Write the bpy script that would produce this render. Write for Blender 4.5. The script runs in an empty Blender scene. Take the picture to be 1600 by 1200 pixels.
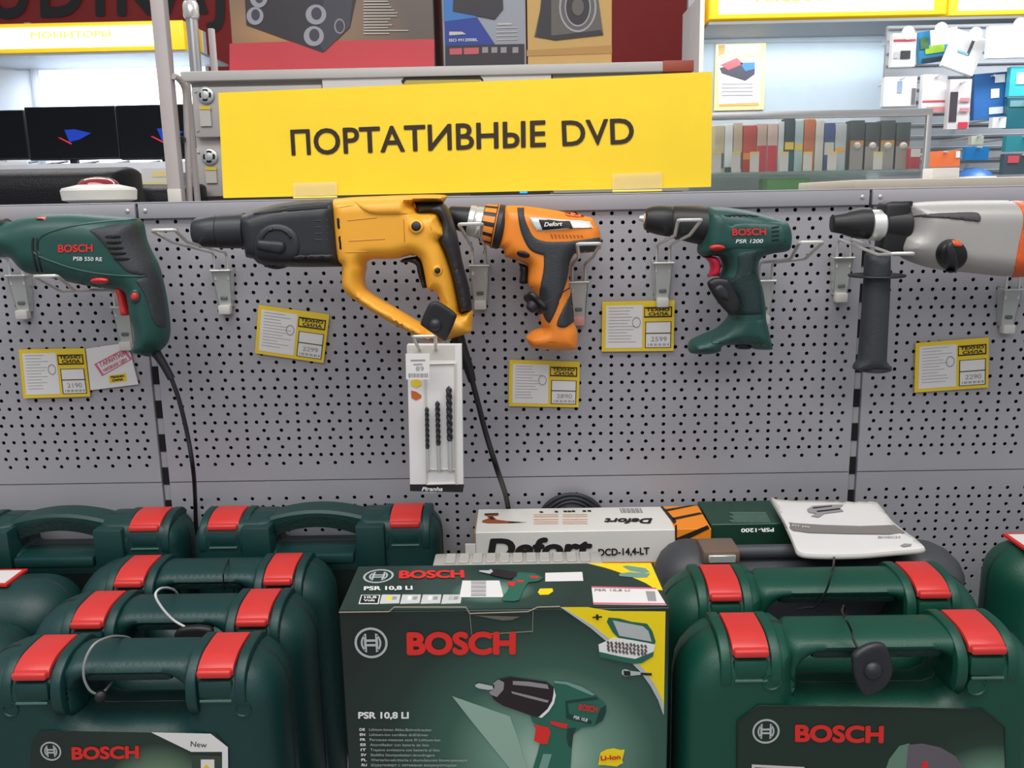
import bpy, bmesh, math, random
import numpy as np
from mathutils import Vector, Matrix
from mathutils.bvhtree import BVHTree
from mathutils.geometry import delaunay_2d_cdt
random.seed(7)
S = bpy.context.scene
COL = S.collection
# ------------------------------------------------------------ camera
FPX = 1400.0
CAM = np.array([0.52446839, -1.24896623, 1.39477443]); PITCH, YAW, ROLL = 0.20320224, 0.0125133, -0.01921071
_f = np.array([-math.sin(YAW) * math.cos(PITCH), math.cos(YAW) * math.cos(PITCH), -math.sin(PITCH)])
_r = np.array([math.cos(YAW), math.sin(YAW), 0.0]); _u = np.cross(_r, _f)
RT = _r * math.cos(ROLL) + _u * math.sin(ROLL); UP = _u * math.cos(ROLL) - _r * math.sin(ROLL); FW = _f
cd = bpy.data.cameras.new('camera'); cam = bpy.data.objects.new('camera', cd); COL.objects.link(cam)
cd.sensor_fit = 'HORIZONTAL'; cd.sensor_width = 36; cd.lens = 36 * FPX / 1600; cd.clip_start = 0.02; cd.clip_end = 60
cam.matrix_world = Matrix(((RT[0], UP[0], -FW[0], CAM[0]), (RT[1], UP[1], -FW[1], CAM[1]), (RT[2], UP[2], -FW[2], CAM[2]), (0, 0, 0, 1)))
S.camera = cam
# ------------------------------------------------------------ world and lights
S.view_settings.view_transform = 'Standard'; S.view_settings.look = 'None'; S.view_settings.exposure = 0.0; S.view_settings.gamma = 1
S.view_settings.use_curve_mapping = False
w = bpy.data.worlds.new('world'); S.world = w; w.use_nodes = True
w.node_tree.nodes['Background'].inputs[0].default_value = (0.86, 0.90, 1.0, 1); w.node_tree.nodes['Background'].inputs[1].default_value = 0.42
def area(name, loc, rot, sx, sy, power, col=(1, 0.97, 0.93)):
    l = bpy.data.lights.new(name, 'AREA'); l.shape = 'RECTANGLE'; l.size = sx; l.size_y = sy; l.energy = power; l.color = col
    o = bpy.data.objects.new(name, l); COL.objects.link(o); o.location = loc; o.rotation_euler = rot; return o
area('ceiling_light_aisle', (0.4, -0.95, 2.95), (math.radians(8), 0, 0), 3.2, 0.7, 46)
area('ceiling_light_behind_viewer', (0.2, -2.9, 2.9), (math.radians(52), 0, 0), 3.0, 0.8, 30)
area('ceiling_light_far_aisle', (0.5, 1.9, 2.95), (math.radians(-22), 0, 0), 4.5, 0.6, 40)
area('ceiling_light_far_back', (0.5, 1.7, 2.95), (math.radians(35), 0, 0), 4.5, 0.6, 45)
# ------------------------------------------------------------ helpers
def lin(c):
    return tuple(((x / 255) / 12.92 if x / 255 <= 0.04045 else ((x / 255 + 0.055) / 1.055) ** 2.4) for x in c) + (1,)
MATS = {}
def mat(name, col, rough=0.5, metal=0.0, bump=0.0, bscale=400, var=0.0, emit=None, estr=0, alpha=1, trans=0, coat=0, spec=None):
    if name in MATS: return MATS[name]
    m = bpy.data.materials.new(name); m.use_nodes = True; nt = m.node_tree; b = nt.nodes['Principled BSDF']
    c = lin(col); b.inputs['Base Color'].default_value = c; b.inputs['Roughness'].default_value = rough; b.inputs['Metallic'].default_value = metal
    b.inputs['Alpha'].default_value = alpha; b.inputs['Transmission Weight'].default_value = trans; b.inputs['Coat Weight'].default_value = coat
    if spec is not None: b.inputs['Specular IOR Level'].default_value = spec
    if emit: b.inputs['Emission Color'].default_value = lin(emit); b.inputs['Emission Strength'].default_value = estr
    tc = nt.nodes.new('ShaderNodeTexCoord'); n = nt.nodes.new('ShaderNodeTexNoise'); n.inputs['Scale'].default_value = bscale; n.inputs['Detail'].default_value = 3
    nt.links.new(tc.outputs['Object'], n.inputs['Vector'])
    if bump:
        bp = nt.nodes.new('ShaderNodeBump'); bp.inputs['Strength'].default_value = bump; bp.inputs['Distance'].default_value = 0.001
        nt.links.new(n.outputs['Fac'], bp.inputs['Height']); nt.links.new(bp.outputs['Normal'], b.inputs['Normal'])
    v = var or 0.05
    n2 = nt.nodes.new('ShaderNodeTexNoise'); n2.inputs['Scale'].default_value = 18; n2.inputs['Detail'].default_value = 4
    nt.links.new(tc.outputs['Object'], n2.inputs['Vector'])
    mx = nt.nodes.new('ShaderNodeMix'); mx.data_type = 'RGBA'; nt.links.new(n2.outputs['Fac'], mx.inputs['Factor'])
    mx.inputs[6].default_value = tuple(x * (1 - v) for x in c[:3]) + (1,); mx.inputs[7].default_value = tuple(min(1, x * (1 + v)) for x in c[:3]) + (1,)
    nt.links.new(mx.outputs[2], b.inputs['Base Color'])
    MATS[name] = m; return m
def grad_mat(name, stops, center, radius, rough=0.35):
    """printed cardboard: a radial ink gradient around a fixed world-sized spot of the sheet (object space)"""
    m = bpy.data.materials.new(name); m.use_nodes = True; nt = m.node_tree; b = nt.nodes['Principled BSDF']; b.inputs['Roughness'].default_value = rough
    tc = nt.nodes.new('ShaderNodeTexCoord'); mp = nt.nodes.new('ShaderNodeMapping'); mp.vector_type = 'POINT'
    nt.links.new(tc.outputs['Object'], mp.inputs['Vector'])
    sc = [1.0 / r for r in radius]; mp.inputs['Scale'].default_value = sc; mp.inputs['Location'].default_value = [-c * s for c, s in zip(center, sc)]
    g = nt.nodes.new('ShaderNodeTexGradient'); g.gradient_type = 'SPHERICAL'; nt.links.new(mp.outputs[0], g.inputs[0])
    r = nt.nodes.new('ShaderNodeValToRGB'); nt.links.new(g.outputs['Fac'], r.inputs[0])
    while len(r.color_ramp.elements) < len(stops): r.color_ramp.elements.new(0.5)
    for e, (p, c) in zip(r.color_ramp.elements, stops): e.position = p; e.color = lin(c)
    nt.links.new(r.outputs[0], b.inputs['Base Color']); MATS[name] = m; return m
LOC = {}
def tag(o, label=None, cat=None, group=None, kind=None):
    if label: o['label'] = label
    if cat: o['category'] = cat
    if group: o['group'] = group
    if kind: o['kind'] = kind
    return o
def thing(name, label, cat, loc, group=None):
    o = bpy.data.objects.new(name, None); COL.objects.link(o); o.location = loc; o.empty_display_size = 0.05
    LOC[o.name] = np.array(loc, float); return tag(o, label, cat, group)
def mk(name, V, Fc, m, parent=None, smooth=40, **kw):
    V = np.asarray(V, float)
    if parent is not None: loc = LOC[parent.name]
    else:
        lo, hi = V.min(0), V.max(0); loc = np.array([(lo[0] + hi[0]) / 2, (lo[1] + hi[1]) / 2, lo[2]])
    me = bpy.data.meshes.new(name); me.from_pydata([tuple(v) for v in (V - loc)], [], [tuple(int(i) for i in f) for f in Fc]); me.validate()
    if isinstance(m, (list, tuple)):
        for x in m: me.materials.append(x)
    else: me.materials.append(m)
    if smooth:
        me.shade_smooth(); me.set_sharp_from_angle(angle=math.radians(smooth))
    o = bpy.data.objects.new(name, me); COL.objects.link(o); LOC[o.name] = loc
    if parent is not None: o.parent = parent
    else: o.location = loc
    return tag(o, **kw)
def from_bm(name, bm, m, parent=None, smooth=40, **kw):
    bmesh.ops.recalc_face_normals(bm, faces=bm.faces[:])
    bm.verts.index_update(); V = [tuple(v.co) for v in bm.verts]; Fc = [[v.index for v in f.verts] for f in bm.faces]; bm.free()
    return mk(name, V, Fc, m, parent, smooth, **kw)
class MB:
    """collects shapes for one mesh"""
    def __init__(s): s.V = []; s.F = []
    def add(s, V, Fc):
        n = len(s.V); s.V += [tuple(v) for v in V]; s.F += [[i + n for i in f] for f in Fc]; return s
    def bm(s, bm):
        bmesh.ops.recalc_face_normals(bm, faces=bm.faces[:]); bm.verts.index_update()
        s.add([tuple(v.co) for v in bm.verts], [[v.index for v in f.verts] for f in bm.faces]); bm.free(); return s
    def box(s, lo, hi, bev=0, seg=2): return s.bm(bm_box(lo, hi, bev, seg))
    def tube(s, pts, r, n=10): return s.add(*tube_vf(pts, r, n))
    def lathe(s, o, ax, prof, n=28): return s.add(*lathe_vf(o, ax, prof, n))
    def build(s, name, m, parent=None, smooth=40, **kw): return mk(name, s.V, s.F, m, parent, smooth, **kw)
def bm_box(lo, hi, bev=0, seg=2):
    bm = bmesh.new(); bmesh.ops.create_cube(bm, size=1)
    for v in bm.verts: v.co = Vector([(lo[i] + hi[i]) / 2 + v.co[i] * (hi[i] - lo[i]) for i in range(3)])
    if bev: bmesh.ops.bevel(bm, geom=bm.edges[:], offset=bev, segments=seg, affect='EDGES', profile=0.5)
    return bm
def box(name, lo, hi, m, parent=None, bev=0, seg=2, smooth=40, **kw): return MB().box(lo, hi, bev, seg).build(name, m, parent, smooth, **kw)
def tube_vf(pts, r, n=10):
    P_ = [np.array(p, float) for p in pts]; N = len(P_); V = []; Fc = []
    rs = r if isinstance(r, (list, tuple)) else [r] * N
    t0 = P_[1] - P_[0]; t0 /= np.linalg.norm(t0); a = np.array([0, 0, 1.0]) if abs(t0[2]) < 0.9 else np.array([1.0, 0, 0])
    u = np.cross(t0, a); u /= np.linalg.norm(u)
    for i in range(N):
        t = (P_[min(i + 1, N - 1)] - P_[max(i - 1, 0)]); t /= (np.linalg.norm(t) + 1e-12); u = u - t * (u @ t); u /= np.linalg.norm(u); v = np.cross(t, u)
        for k in range(n): an = 2 * math.pi * k / n; V.append(P_[i] + rs[i] * (math.cos(an) * u + math.sin(an) * v))
    for i in range(N - 1):
        for k in range(n): a0 = i * n + k; b0 = i * n + (k + 1) % n; Fc.append([a0, b0, b0 + n, a0 + n])
    Fc.append(list(range(n))[::-1]); Fc.append([(N - 1) * n + k for k in range(n)]); return V, Fc
def lathe_vf(o, ax, prof, n=28):
    o = np.array(o, float); ax = np.array(ax, float); ax /= np.linalg.norm(ax); a = np.array([0, 1.0, 0]) if abs(ax[1]) < 0.9 else np.array([1.0, 0, 0])
    u = np.cross(ax, a); u /= np.linalg.norm(u); v = np.cross(ax, u); V = []; Fc = []
    for (t, r) in prof:
        for k in range(n): an = 2 * math.pi * k / n; V.append(o + ax * t + r * (math.cos(an) * u + math.sin(an) * v))
    for i in range(len(prof) - 1):
        for k in range(n): a0 = i * n + k; b0 = i * n + (k + 1) % n; Fc.append([a0, b0, b0 + n, a0 + n])
    Fc.append(list(range(n))[::-1]); Fc.append([(len(prof) - 1) * n + k for k in range(n)]); return V, Fc
def spline(pts, k=8, closed=False):
    """Catmull-Rom through points of any dimension"""
    p = [np.array(q, float) for q in pts]; N = len(p); out = []
    if N < 3: return p
    for i in range(N if closed else N - 1):
        g = (lambda j: p[j % N]) if closed else (lambda j: p[min(max(j, 0), N - 1)])
        a, b, c, d = g(i - 1), g(i), g(i + 1), g(i + 2)
        for j in range(k):
            t = j / k; out.append(0.5 * ((2 * b) + (-a + c) * t + (2 * a - 5 * b + 4 * c - d) * t * t + (-a + 3 * b - 3 * c + d) * t ** 3))
    if not closed: out.append(p[-1])
    return out
def outline(pts, k=5):
    """closed outline; a point with a third item is a corner, the rest are smoothed"""
    cs = [i for i, p in enumerate(pts) if len(p) > 2]; q = [p[:2] for p in pts]; N = len(q)
    if not cs: return spline(q, k, True)
    out = []
    for a, b in zip(cs, cs[1:] + [cs[0] + N]):
        seg = [q[i % N] for i in range(a, b + 1)]
        out += (spline(seg, k)[:-1] if len(seg) > 2 else [np.array(seg[0], float)])
    return out
class Fr:
    """a plane in the world: origin, two in-plane axes, normal towards the viewer's side"""
    def __init__(s, o, ex=(1, 0, 0), ey=(0, 0, 1)):
        s.o = np.array(o, float); s.ex = np.array(ex, float) / np.linalg.norm(ex); s.ey = np.array(ey, float) / np.linalg.norm(ey); s.n = np.cross(s.ex, s.ey)
    def off(s, h): return Fr(s.o + s.n * h, s.ex, s.ey)
    def px(s, uv):
        d = RT * (uv[0] - 800) / FPX - UP * (uv[1] - 600) / FPX + FW; t = ((s.o - CAM) @ s.n) / (d @ s.n); p = CAM + d * t - s.o
        return np.array([p @ s.ex, p @ s.ey])
    def pxs(s, L): return [s.px(p) for p in L]
    def w(s, a, b, h=0): return s.o + s.ex * a + s.ey * b + s.n * h
    def W(s, u, v, h=0): return s.w(*s.px((u, v)), h)
def Y(y): return Fr((0, y, 0))
def Z(z): return Fr((0, 0, z), (1, 0, 0), (0, 1, 0))
def inside(P_, loops):
    r = np.zeros(len(P_), bool)
    for L in loops:
        L = np.asarray(L); A = L; B = np.roll(L, -1, 0)
        for a, b in zip(A, B):
            c = ((a[1] > P_[:, 1]) != (b[1] > P_[:, 1]))
            with np.errstate(divide='ignore', invalid='ignore'): x = (b[0] - a[0]) * (P_[:, 1] - a[1]) / (b[1] - a[1]) + a[0]
            r ^= c & (P_[:, 0] < x)
    return r
def dist(P_, loops):
    d = np.full(len(P_), 1e9)
    for L in loops:
        A = np.asarray(L); B = np.roll(A, -1, 0)
        for a, b in zip(A, B):
            ab = b - a; l = ab @ ab + 1e-18; t = np.clip(((P_ - a) @ ab) / l, 0, 1); q = P_ - (a + t[:, None] * ab); d = np.minimum(d, np.hypot(q[:, 0], q[:, 1]))
    return d
def fill(loops, s, R):
    """constrained triangulation of a region: boundary, rings near it, grid inside"""
    loops = [np.asarray(L) for L in loops]
    lo = loops[0].min(0); hi = loops[0].max(0)
    xs = np.arange(lo[0] + s / 2, hi[0], s); ys = np.arange(lo[1] + s / 2, hi[1], s); G = []
    for j, y in enumerate(ys):
        for x in xs: G.append((x + (s / 2 if j % 2 else 0), y))
    G = np.array(G) if G else np.zeros((0, 2)); I = []
    if len(G):
        G = G[inside(G, loops)]; dg = dist(G, loops); G = G[dg > max(s * 0.6, R * 0.55)]; I += [tuple(p) for p in G]
    for f in (0.03, 0.12, 0.27, 0.48):
        off = R * f; ring = []
        for L in loops:
            A = np.asarray(L); t = np.roll(A, -1, 0) - np.roll(A, 1, 0); t /= (np.linalg.norm(t, axis=1)[:, None] + 1e-12); nn = np.stack([-t[:, 1], t[:, 0]], 1)
            for sg in (1, -1): ring += [tuple(p) for p in (A + nn * off * sg)]
        ring = np.array(ring); ring = ring[inside(ring, loops)]; ring = ring[dist(ring, loops) > off * 0.93]; I += [tuple(p) for p in ring]
    V = [Vector(p) for L in loops for p in L]; nb = len(V); E_ = []; c = 0
    for L in loops: E_ += [(c + i, c + (i + 1) % len(L)) for i in range(len(L))]; c += len(L)
    V += [Vector(p) for p in I]
    ov, oe, of, o1, o2, o3 = delaunay_2d_cdt(V, E_, [], 0, 1e-7)
    Q = np.array([(v[0], v[1]) for v in ov]); T = np.array([f for f in of]); cen = Q[T].mean(1); T = T[inside(cen, loops)]
    used = np.unique(T); mp = -np.ones(len(Q), int); mp[used] = np.arange(len(used)); Q = Q[used]; T = mp[T]
    a = Q[T[:, 1]] - Q[T[:, 0]]; b = Q[T[:, 2]] - Q[T[:, 0]]; flip = (a[:, 0] * b[:, 1] - a[:, 1] * b[:, 0]) < 0; T[flip] = T[flip][:, ::-1]
    return Q, T, dist(Q, loops)
def prof(d, R, p): t = np.clip(d / R, 0, 1); return (1 - (1 - t) ** p) ** (1 / p)
def puff(name, F, outer, T, R, m, parent=None, holes=(), Tb=None, s=0.005, p=2.1, px=True, k=5, mod=None, smooth=60, **kw):
    """a solid with the given silhouette, T half thickness, edges rounded over R"""
    Tb = T if Tb is None else Tb
    loops = []
    for L in [outer] + list(holes):
        L = outline(L, k); loops.append([F.px(q) for q in L] if px else L)
    Q, Tr, d = fill(loops, s, R); h = prof(d, R, p)
    hf = T * h; 
    if mod is not None: hf = mod(Q, hf, d)
    hb = -Tb * h; nq = len(Q); bd = d < 1e-6; idx = np.arange(nq); idx2 = np.where(bd, idx, 0); V = [F.w(a, b, z) for (a, b), z in zip(Q, hf)]
    c = nq
    for i in range(nq):
        if not bd[i]: V.append(F.w(Q[i][0], Q[i][1], hb[i])); idx2[i] = c; c += 1
    Fc = [list(t) for t in Tr] + [[idx2[t[2]], idx2[t[1]], idx2[t[0]]] for t in Tr]
    o = mk(name, V, Fc, m, parent, smooth, **kw); o2 = BV(V, Fc); BVH[o.name] = o2; return o
BVH = {}
def BV(V, Fc): return BVHTree.FromPolygons([tuple(v) for v in V], [tuple(f) for f in Fc])
def bvh_of(o):
    if o.name not in BVH:
        L = LOC[o.name]; BVH[o.name] = BV([np.array(v.co) + L for v in o.data.vertices], [list(p.vertices) for p in o.data.polygons])
    return BVH[o.name]
def heights(F, Q, base, default=0.0):
    bs = [bvh_of(b) for b in (base if isinstance(base, (list, tuple)) else [base])]; H = []
    for a, b in Q:
        o = F.w(a, b, 0.3); best = None
        for bv in bs:
            hit = bv.ray_cast(Vector(o), Vector(-F.n))
            if hit[0] is not None:
                z = (np.array(hit[0]) - F.o) @ F.n
                if best is None or z > best: best = z
        H.append(default if best is None else best)
    return np.array(H)
def surf(F, Q, base, default=0.0):
    """points of the existing surface seen at the traced places (plane coordinates of F)"""
    bs = [bvh_of(b) for b in (base if isinstance(base, (list, tuple)) else [base])]; out = []
    for a, b in Q:
        d = F.w(a, b) - CAM; d /= np.linalg.norm(d); best = None; bd = 1e9
        for bv in bs:
            hit = bv.ray_cast(Vector(CAM), Vector(d))
            if hit[0] is not None and hit[3] < bd: bd = hit[3]; best = np.array(hit[0])
        if best is None: o2 = F.o + F.n * default; best = CAM + d * (((o2 - CAM) @ F.n) / (d @ F.n))
        out.append(best)
    return np.array(out)
def overlay(name, F, outer, base, up, R, m, parent=None, holes=(), s=0.004, p=2.0, k=5, px=True, sink=0.0015, default=0.0, smooth=60, **kw):
    """a raised skin panel lying on an existing surface"""
    loops = []
    for L in [outer] + list(holes):
        L = outline(L, k); loops.append([F.px(q) for q in L] if px else L)
    Q, Tr, d = fill(loops, s, R); W0 = surf(F, Q, base, default); h = (up + sink) * prof(d, R, p) - sink; nq = len(Q)
    V = [w_ + F.n * z for w_, z in zip(W0, h)] + [w_ + F.n * (min(z, 0) - sink - 0.001) for w_, z in zip(W0, h)]
    Fc = [list(t) for t in Tr] + [[t[2] + nq, t[1] + nq, t[0] + nq] for t in Tr]
    ec = {}
    for t in Tr:
        for i in range(3):
            e = (t[i], t[(i + 1) % 3]); ec[e] = 1
    for (a, b) in list(ec):
        if (b, a) not in ec: Fc.append([b, a, a + nq, b + nq])
    o = mk(name, V, Fc, m, parent, smooth, **kw); BVH[o.name] = BV(V, Fc); return o
def polys(name, F, L, m, parent, h=0.0004, base=None, px=True, t=0.0003, **kw):
    """flat printed or stuck-on patches of real thin sheet"""
    V = []; Fc = []
    for poly in L:
        q = [F.px(p) for p in poly] if px else [np.array(p, float) for p in poly]
        ar = sum(q[i][0] * q[(i + 1) % len(q)][1] - q[(i + 1) % len(q)][0] * q[i][1] for i in range(len(q)))
        if ar < 0: q = q[::-1]
        n = len(V); W0 = surf(F, q, base) if base is not None else [F.w(*a) for a in q]
        V += [w_ + F.n * h for w_ in W0]; V += [w_ + F.n * (h - t) for w_ in W0]; N = len(q)
        Fc.append([n + i for i in range(N)]); Fc.append([n + N + i for i in range(N)][::-1])
        for i in range(N): j = (i + 1) % N; Fc.append([n + j, n + i, n + N + i, n + N + j])
    return mk(name, V, Fc, m, parent, 0, **kw)
_TX = {}
_LAT = dict(zip('РАТОВЕНХСКМ', 'PATOBEHXCKM')); _GC = {}
def glyph(c):
    """one clean capital: Latin twins and mirrored Latin shapes stand for the Cyrillic ones"""
    if c in _GC: return _GC[c]
    if c == 'Ы':
        V1, F1, a1 = glyph('Ь'); V2, F2, a2 = glyph('I'); r = (np.concatenate([V1, V2 + np.array([a1 * .96, 0])]), F1 + [[i + len(V1) for i in f] for f in F2], a1 * .96 + a2)
    else:
        src = {'Ь': 'P', 'Я': 'R', 'И': 'N'}.get(c, _LAT.get(c, c)); V, Fc = text_mesh_raw(src); W, _ = text_mesh_raw(src + src); adv = W[:, 0].max() - V[:, 0].max(); V = V.copy()
        if c == 'Ь': V[:, 1] = V[:, 1].max() + V[:, 1].min() - V[:, 1]
        if c in 'ЯИ': V[:, 0] = adv - V[:, 0]
        if src == c and ord(c) > 1000 and c not in 'ЦЩД':
            k = text_mesh_raw('H')[0][:, 1].max() / (V[:, 1].max() - V[:, 1].min()); V = (V - np.array([0, V[:, 1].min()])) * k; adv *= k
        r = (V, Fc, adv)
    _GC[c] = r; return r
def text_mesh(s, bold=0.0, shear=0.0, space=1.0):
    if not any('А' <= c <= 'Я' for c in s) or s != s.upper(): return text_mesh_raw(s, bold, shear, space)
    x = 0; V = []; Fc = []; n = 0
    for c in s:
        if c == ' ': x += .3; continue
        g_, f_, a_ = glyph(c); V.append(g_ + np.array([x, 0])); Fc += [[i + n for i in q] for q in f_]; n += len(g_); x += a_ * space
    return np.concatenate(V), Fc
def text_mesh_raw(s, bold=0.0, shear=0.0, space=1.0):
    cu = bpy.data.curves.new('t', 'FONT'); cu.body = s; cu.size = 1; cu.offset = bold; cu.shear = shear; cu.space_character = space; cu.resolution_u = 4; cu.fill_mode = 'FRONT'
    o = bpy.data.objects.new('t', cu); COL.objects.link(o); dg = bpy.context.evaluated_depsgraph_get(); dg.update()
    me = bpy.data.meshes.new_from_object(o.evaluated_get(dg)); V = np.array([tuple(v.co[:2]) for v in me.vertices]); Fc = [list(p.vertices) for p in me.polygons]
    bpy.data.objects.remove(o); bpy.data.curves.remove(cu); bpy.data.meshes.remove(me); return V, Fc
def cap(bold):
    if bold not in _TX: V, _ = text_mesh_raw('H', bold); _TX[bold] = (V[:, 1].min(), V[:, 1].max())
    return _TX[bold]
def text(name, s, F, p0, p1, hpx, m, parent, bold=0.0, shear=0.0, h=0.0008, base=None, space=1.0, px=True, flip=False, **kw):
    """lettering from baseline start p0 to baseline end p1 with capital height hpx"""
    V, Fc = text_mesh(s, 0, shear, space)
    if len(V) == 0: return None
    if bold:
        V0, F0 = V, Fc; V = []; Fc = []
        for k in range(9):
            o_ = np.array([0, 0]) if k == 8 else bold * np.array([math.cos(k * math.pi / 4), math.sin(k * math.pi / 4)]); n0 = len(V0) * k
            V.append(V0 + o_); Fc += [[i + n0 for i in f] for f in F0]
        V = np.concatenate(V); LV = np.repeat(np.arange(9), len(V0)) * 2.5e-5
    else: LV = np.zeros(len(V))
    y0, y1 = cap(0); y0 -= bold; y1 += bold; x0, x1 = V[:, 0].min(), V[:, 0].max()
    if px:
        a = F.px(p0); b = F.px(p1); d = np.array(p1, float) - np.array(p0, float); d /= np.linalg.norm(d); pn = np.array([d[1], -d[0]])
        mid = (np.array(p0, float) + np.array(p1, float)) / 2; hh = np.linalg.norm(F.px(mid + pn * hpx) - F.px(mid)); up = F.px(mid + pn * hpx) - F.px(mid)
    else:
        a = np.array(p0, float); b = np.array(p1, float); d = (b - a) / np.linalg.norm(b - a); up = np.array([-d[1], d[0]]) * hpx
    Q = [a + (b - a) * (x - x0) / (x1 - x0) + up * (y - y0) / (y1 - y0) for x, y in V]
    W = [w_ + F.n * (h + lv) for w_, lv in zip((surf(F, Q, base) if base is not None else [F.w(*q) for q in Q]), LV)]
    nf = []
    for f in Fc:
        A = [Q[i] for i in f]; ar = sum(A[i][0] * A[(i + 1) % len(A)][1] - A[(i + 1) % len(A)][0] * A[i][1] for i in range(len(A)))
        nf.append(f if ar > 0 else f[::-1])
    return mk(name, W, nf, m, parent, 0, **kw)
def ring_px(F, c, r0, r1, n=28, sx=1.0, px=True):
    L = []
    for k in range(n):
        a0 = 2 * math.pi * k / n; a1 = 2 * math.pi * (k + 1) / n
        L.append([(c[0] + r1 * sx * math.cos(a0), c[1] + r1 * math.sin(a0)), (c[0] + r1 * sx * math.cos(a1), c[1] + r1 * math.sin(a1)), (c[0] + r0 * sx * math.cos(a1), c[1] + r0 * math.sin(a1)), (c[0] + r0 * sx * math.cos(a0), c[1] + r0 * math.sin(a0))])
    return L
def ell(c, rx, ry, n=16, rot=0): return [(c[0] + rx * math.cos(t) * math.cos(rot) - ry * math.sin(t) * math.sin(rot), c[1] + rx * math.cos(t) * math.sin(rot) + ry * math.sin(t) * math.cos(rot)) for t in [2 * math.pi * i / n for i in range(n)]]
def emblem(F, c, r, m, parent, h=0.0006, base=None, ry=None):
    """circle with an armature H inside"""
    k = (ry or r) / r
    L = ring_px(F, (0, 0), r * 0.86, r)
    L += [[(-.42 * r, -.55 * r), (-.27 * r, -.62 * r), (-.27 * r, .62 * r), (-.42 * r, .55 * r)], [(.42 * r, -.55 * r), (.27 * r, -.62 * r), (.27 * r, .62 * r), (.42 * r, .55 * r)], [(-.27 * r, -.22 * r), (.27 * r, -.22 * r), (.27 * r, -.08 * r), (-.27 * r, -.08 * r)], [(-.27 * r, .08 * r), (.27 * r, .08 * r), (.27 * r, .22 * r), (-.27 * r, .22 * r)]]
    for sg in (1, -1):
        for i in range(8):
            a0 = math.radians(-48 + 12 * i); a1 = math.radians(-36 + 12 * i); L.append([(sg * .62 * r * math.cos(a0), .68 * r * math.sin(a0)), (sg * .62 * r * math.cos(a1), .68 * r * math.sin(a1)), (sg * .5 * r * math.cos(a1), .62 * r * math.sin(a1)), (sg * .5 * r * math.cos(a0), .62 * r * math.sin(a0))])
    L = [[(c[0] + x, c[1] + y * k) for x, y in q] for q in L]
    return polys('emblem', F, L, m, parent, h, base, px=False)
def copy_tree(o, parent=None):
    c = o.copy(); COL.objects.link(c)
    if o.name in LOC: LOC[c.name] = LOC[o.name]
    if parent is not None: c.parent = parent
    for ch in [x for x in COL.objects if x.parent == o]: copy_tree(ch, c)
    return c
# ------------------------------------------------------------ materials
BOARD = mat('painted_steel_grey', (160, 159, 165), 0.42, 0.0, 0.05, 900, 0.03)
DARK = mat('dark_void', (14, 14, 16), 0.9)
ZINC = mat('galvanised_steel', (196, 200, 196), 0.33, 0.45, 0.1, 120, 0.1)
CHROME = mat('bright_wire', (216, 216, 210), 0.25, 0.55)
WHITEP = mat('white_plastic', (212, 210, 202), 0.45)
PINKP = mat('pink_plastic', (205, 150, 140), 0.45)
GREEN = mat('green_tool_plastic', (28, 72, 66), 0.42, 0, 0.08, 900, 0.05)
GREEN2 = mat('green_case_plastic', (10, 70, 54), 0.42, 0, 0.25, 700, 0.05)
GREEN3 = mat('dull_green_case_plastic', (14, 56, 54), 0.44, 0, 0.25, 700, 0.05)
GREENHI = mat('green_case_highlight', (58, 92, 82), 0.5, 0, 0.2, 700, 0.05)  # lighter copy of the case green, for the highlight on latch ledges
RUB = mat('grey_rubber', (50, 54, 58), 0.6, 0, 0.5, 500, 0.08)
BLACK = mat('black_plastic', (22, 23, 25), 0.45, 0, 0.1, 600)
BLACK2 = mat('dark_grey_plastic', (38, 40, 45), 0.42, 0, 0.12, 600)
REDP = mat('red_plastic', (206, 54, 50), 0.38, 0, 0.1, 700)
PINKR = mat('crimson_plastic', (205, 28, 62), 0.38)
YEL = mat('yellow_tool_plastic', (236, 168, 50), 0.4, 0, 0.06, 900)
YELD = mat('deep_yellow_tool_plastic', (196, 134, 34), 0.45)
ORA = mat('orange_tool_plastic', (236, 136, 42), 0.4, 0, 0.06, 900)
GREY = mat('silver_grey_paint', (168, 166, 162), 0.38, 0.15, 0.06, 300)
ORG = mat('orange_red_plastic', (214, 92, 40), 0.42)
REDI = mat('red_ink', (214, 40, 34), 0.5)
WHI = mat('white_ink', (226, 228, 226), 0.5)
SILI = mat('silver_ink', (176, 182, 182), 0.35)
BLKI = mat('black_ink', (26, 24, 24), 0.6)
BRNI = mat('dark_brown_ink', (44, 28, 8), 0.5)
YELI = mat('yellow_card', (230, 198, 44), 0.45)
YELC = mat('yellow_cardboard', (240, 212, 14), 0.42)
PAPER = mat('white_paper', (222, 220, 218), 0.6)
PAPER2 = mat('off_white_paper', (200, 196, 188), 0.6)
GREYI = mat('grey_ink', (150, 146, 148), 0.6)
PINKI = mat('rose_ink', (204, 106, 124), 0.6)
CLEAR = mat('clear_plastic', (225, 228, 225), 0.12, 0, trans=0.85)
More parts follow.
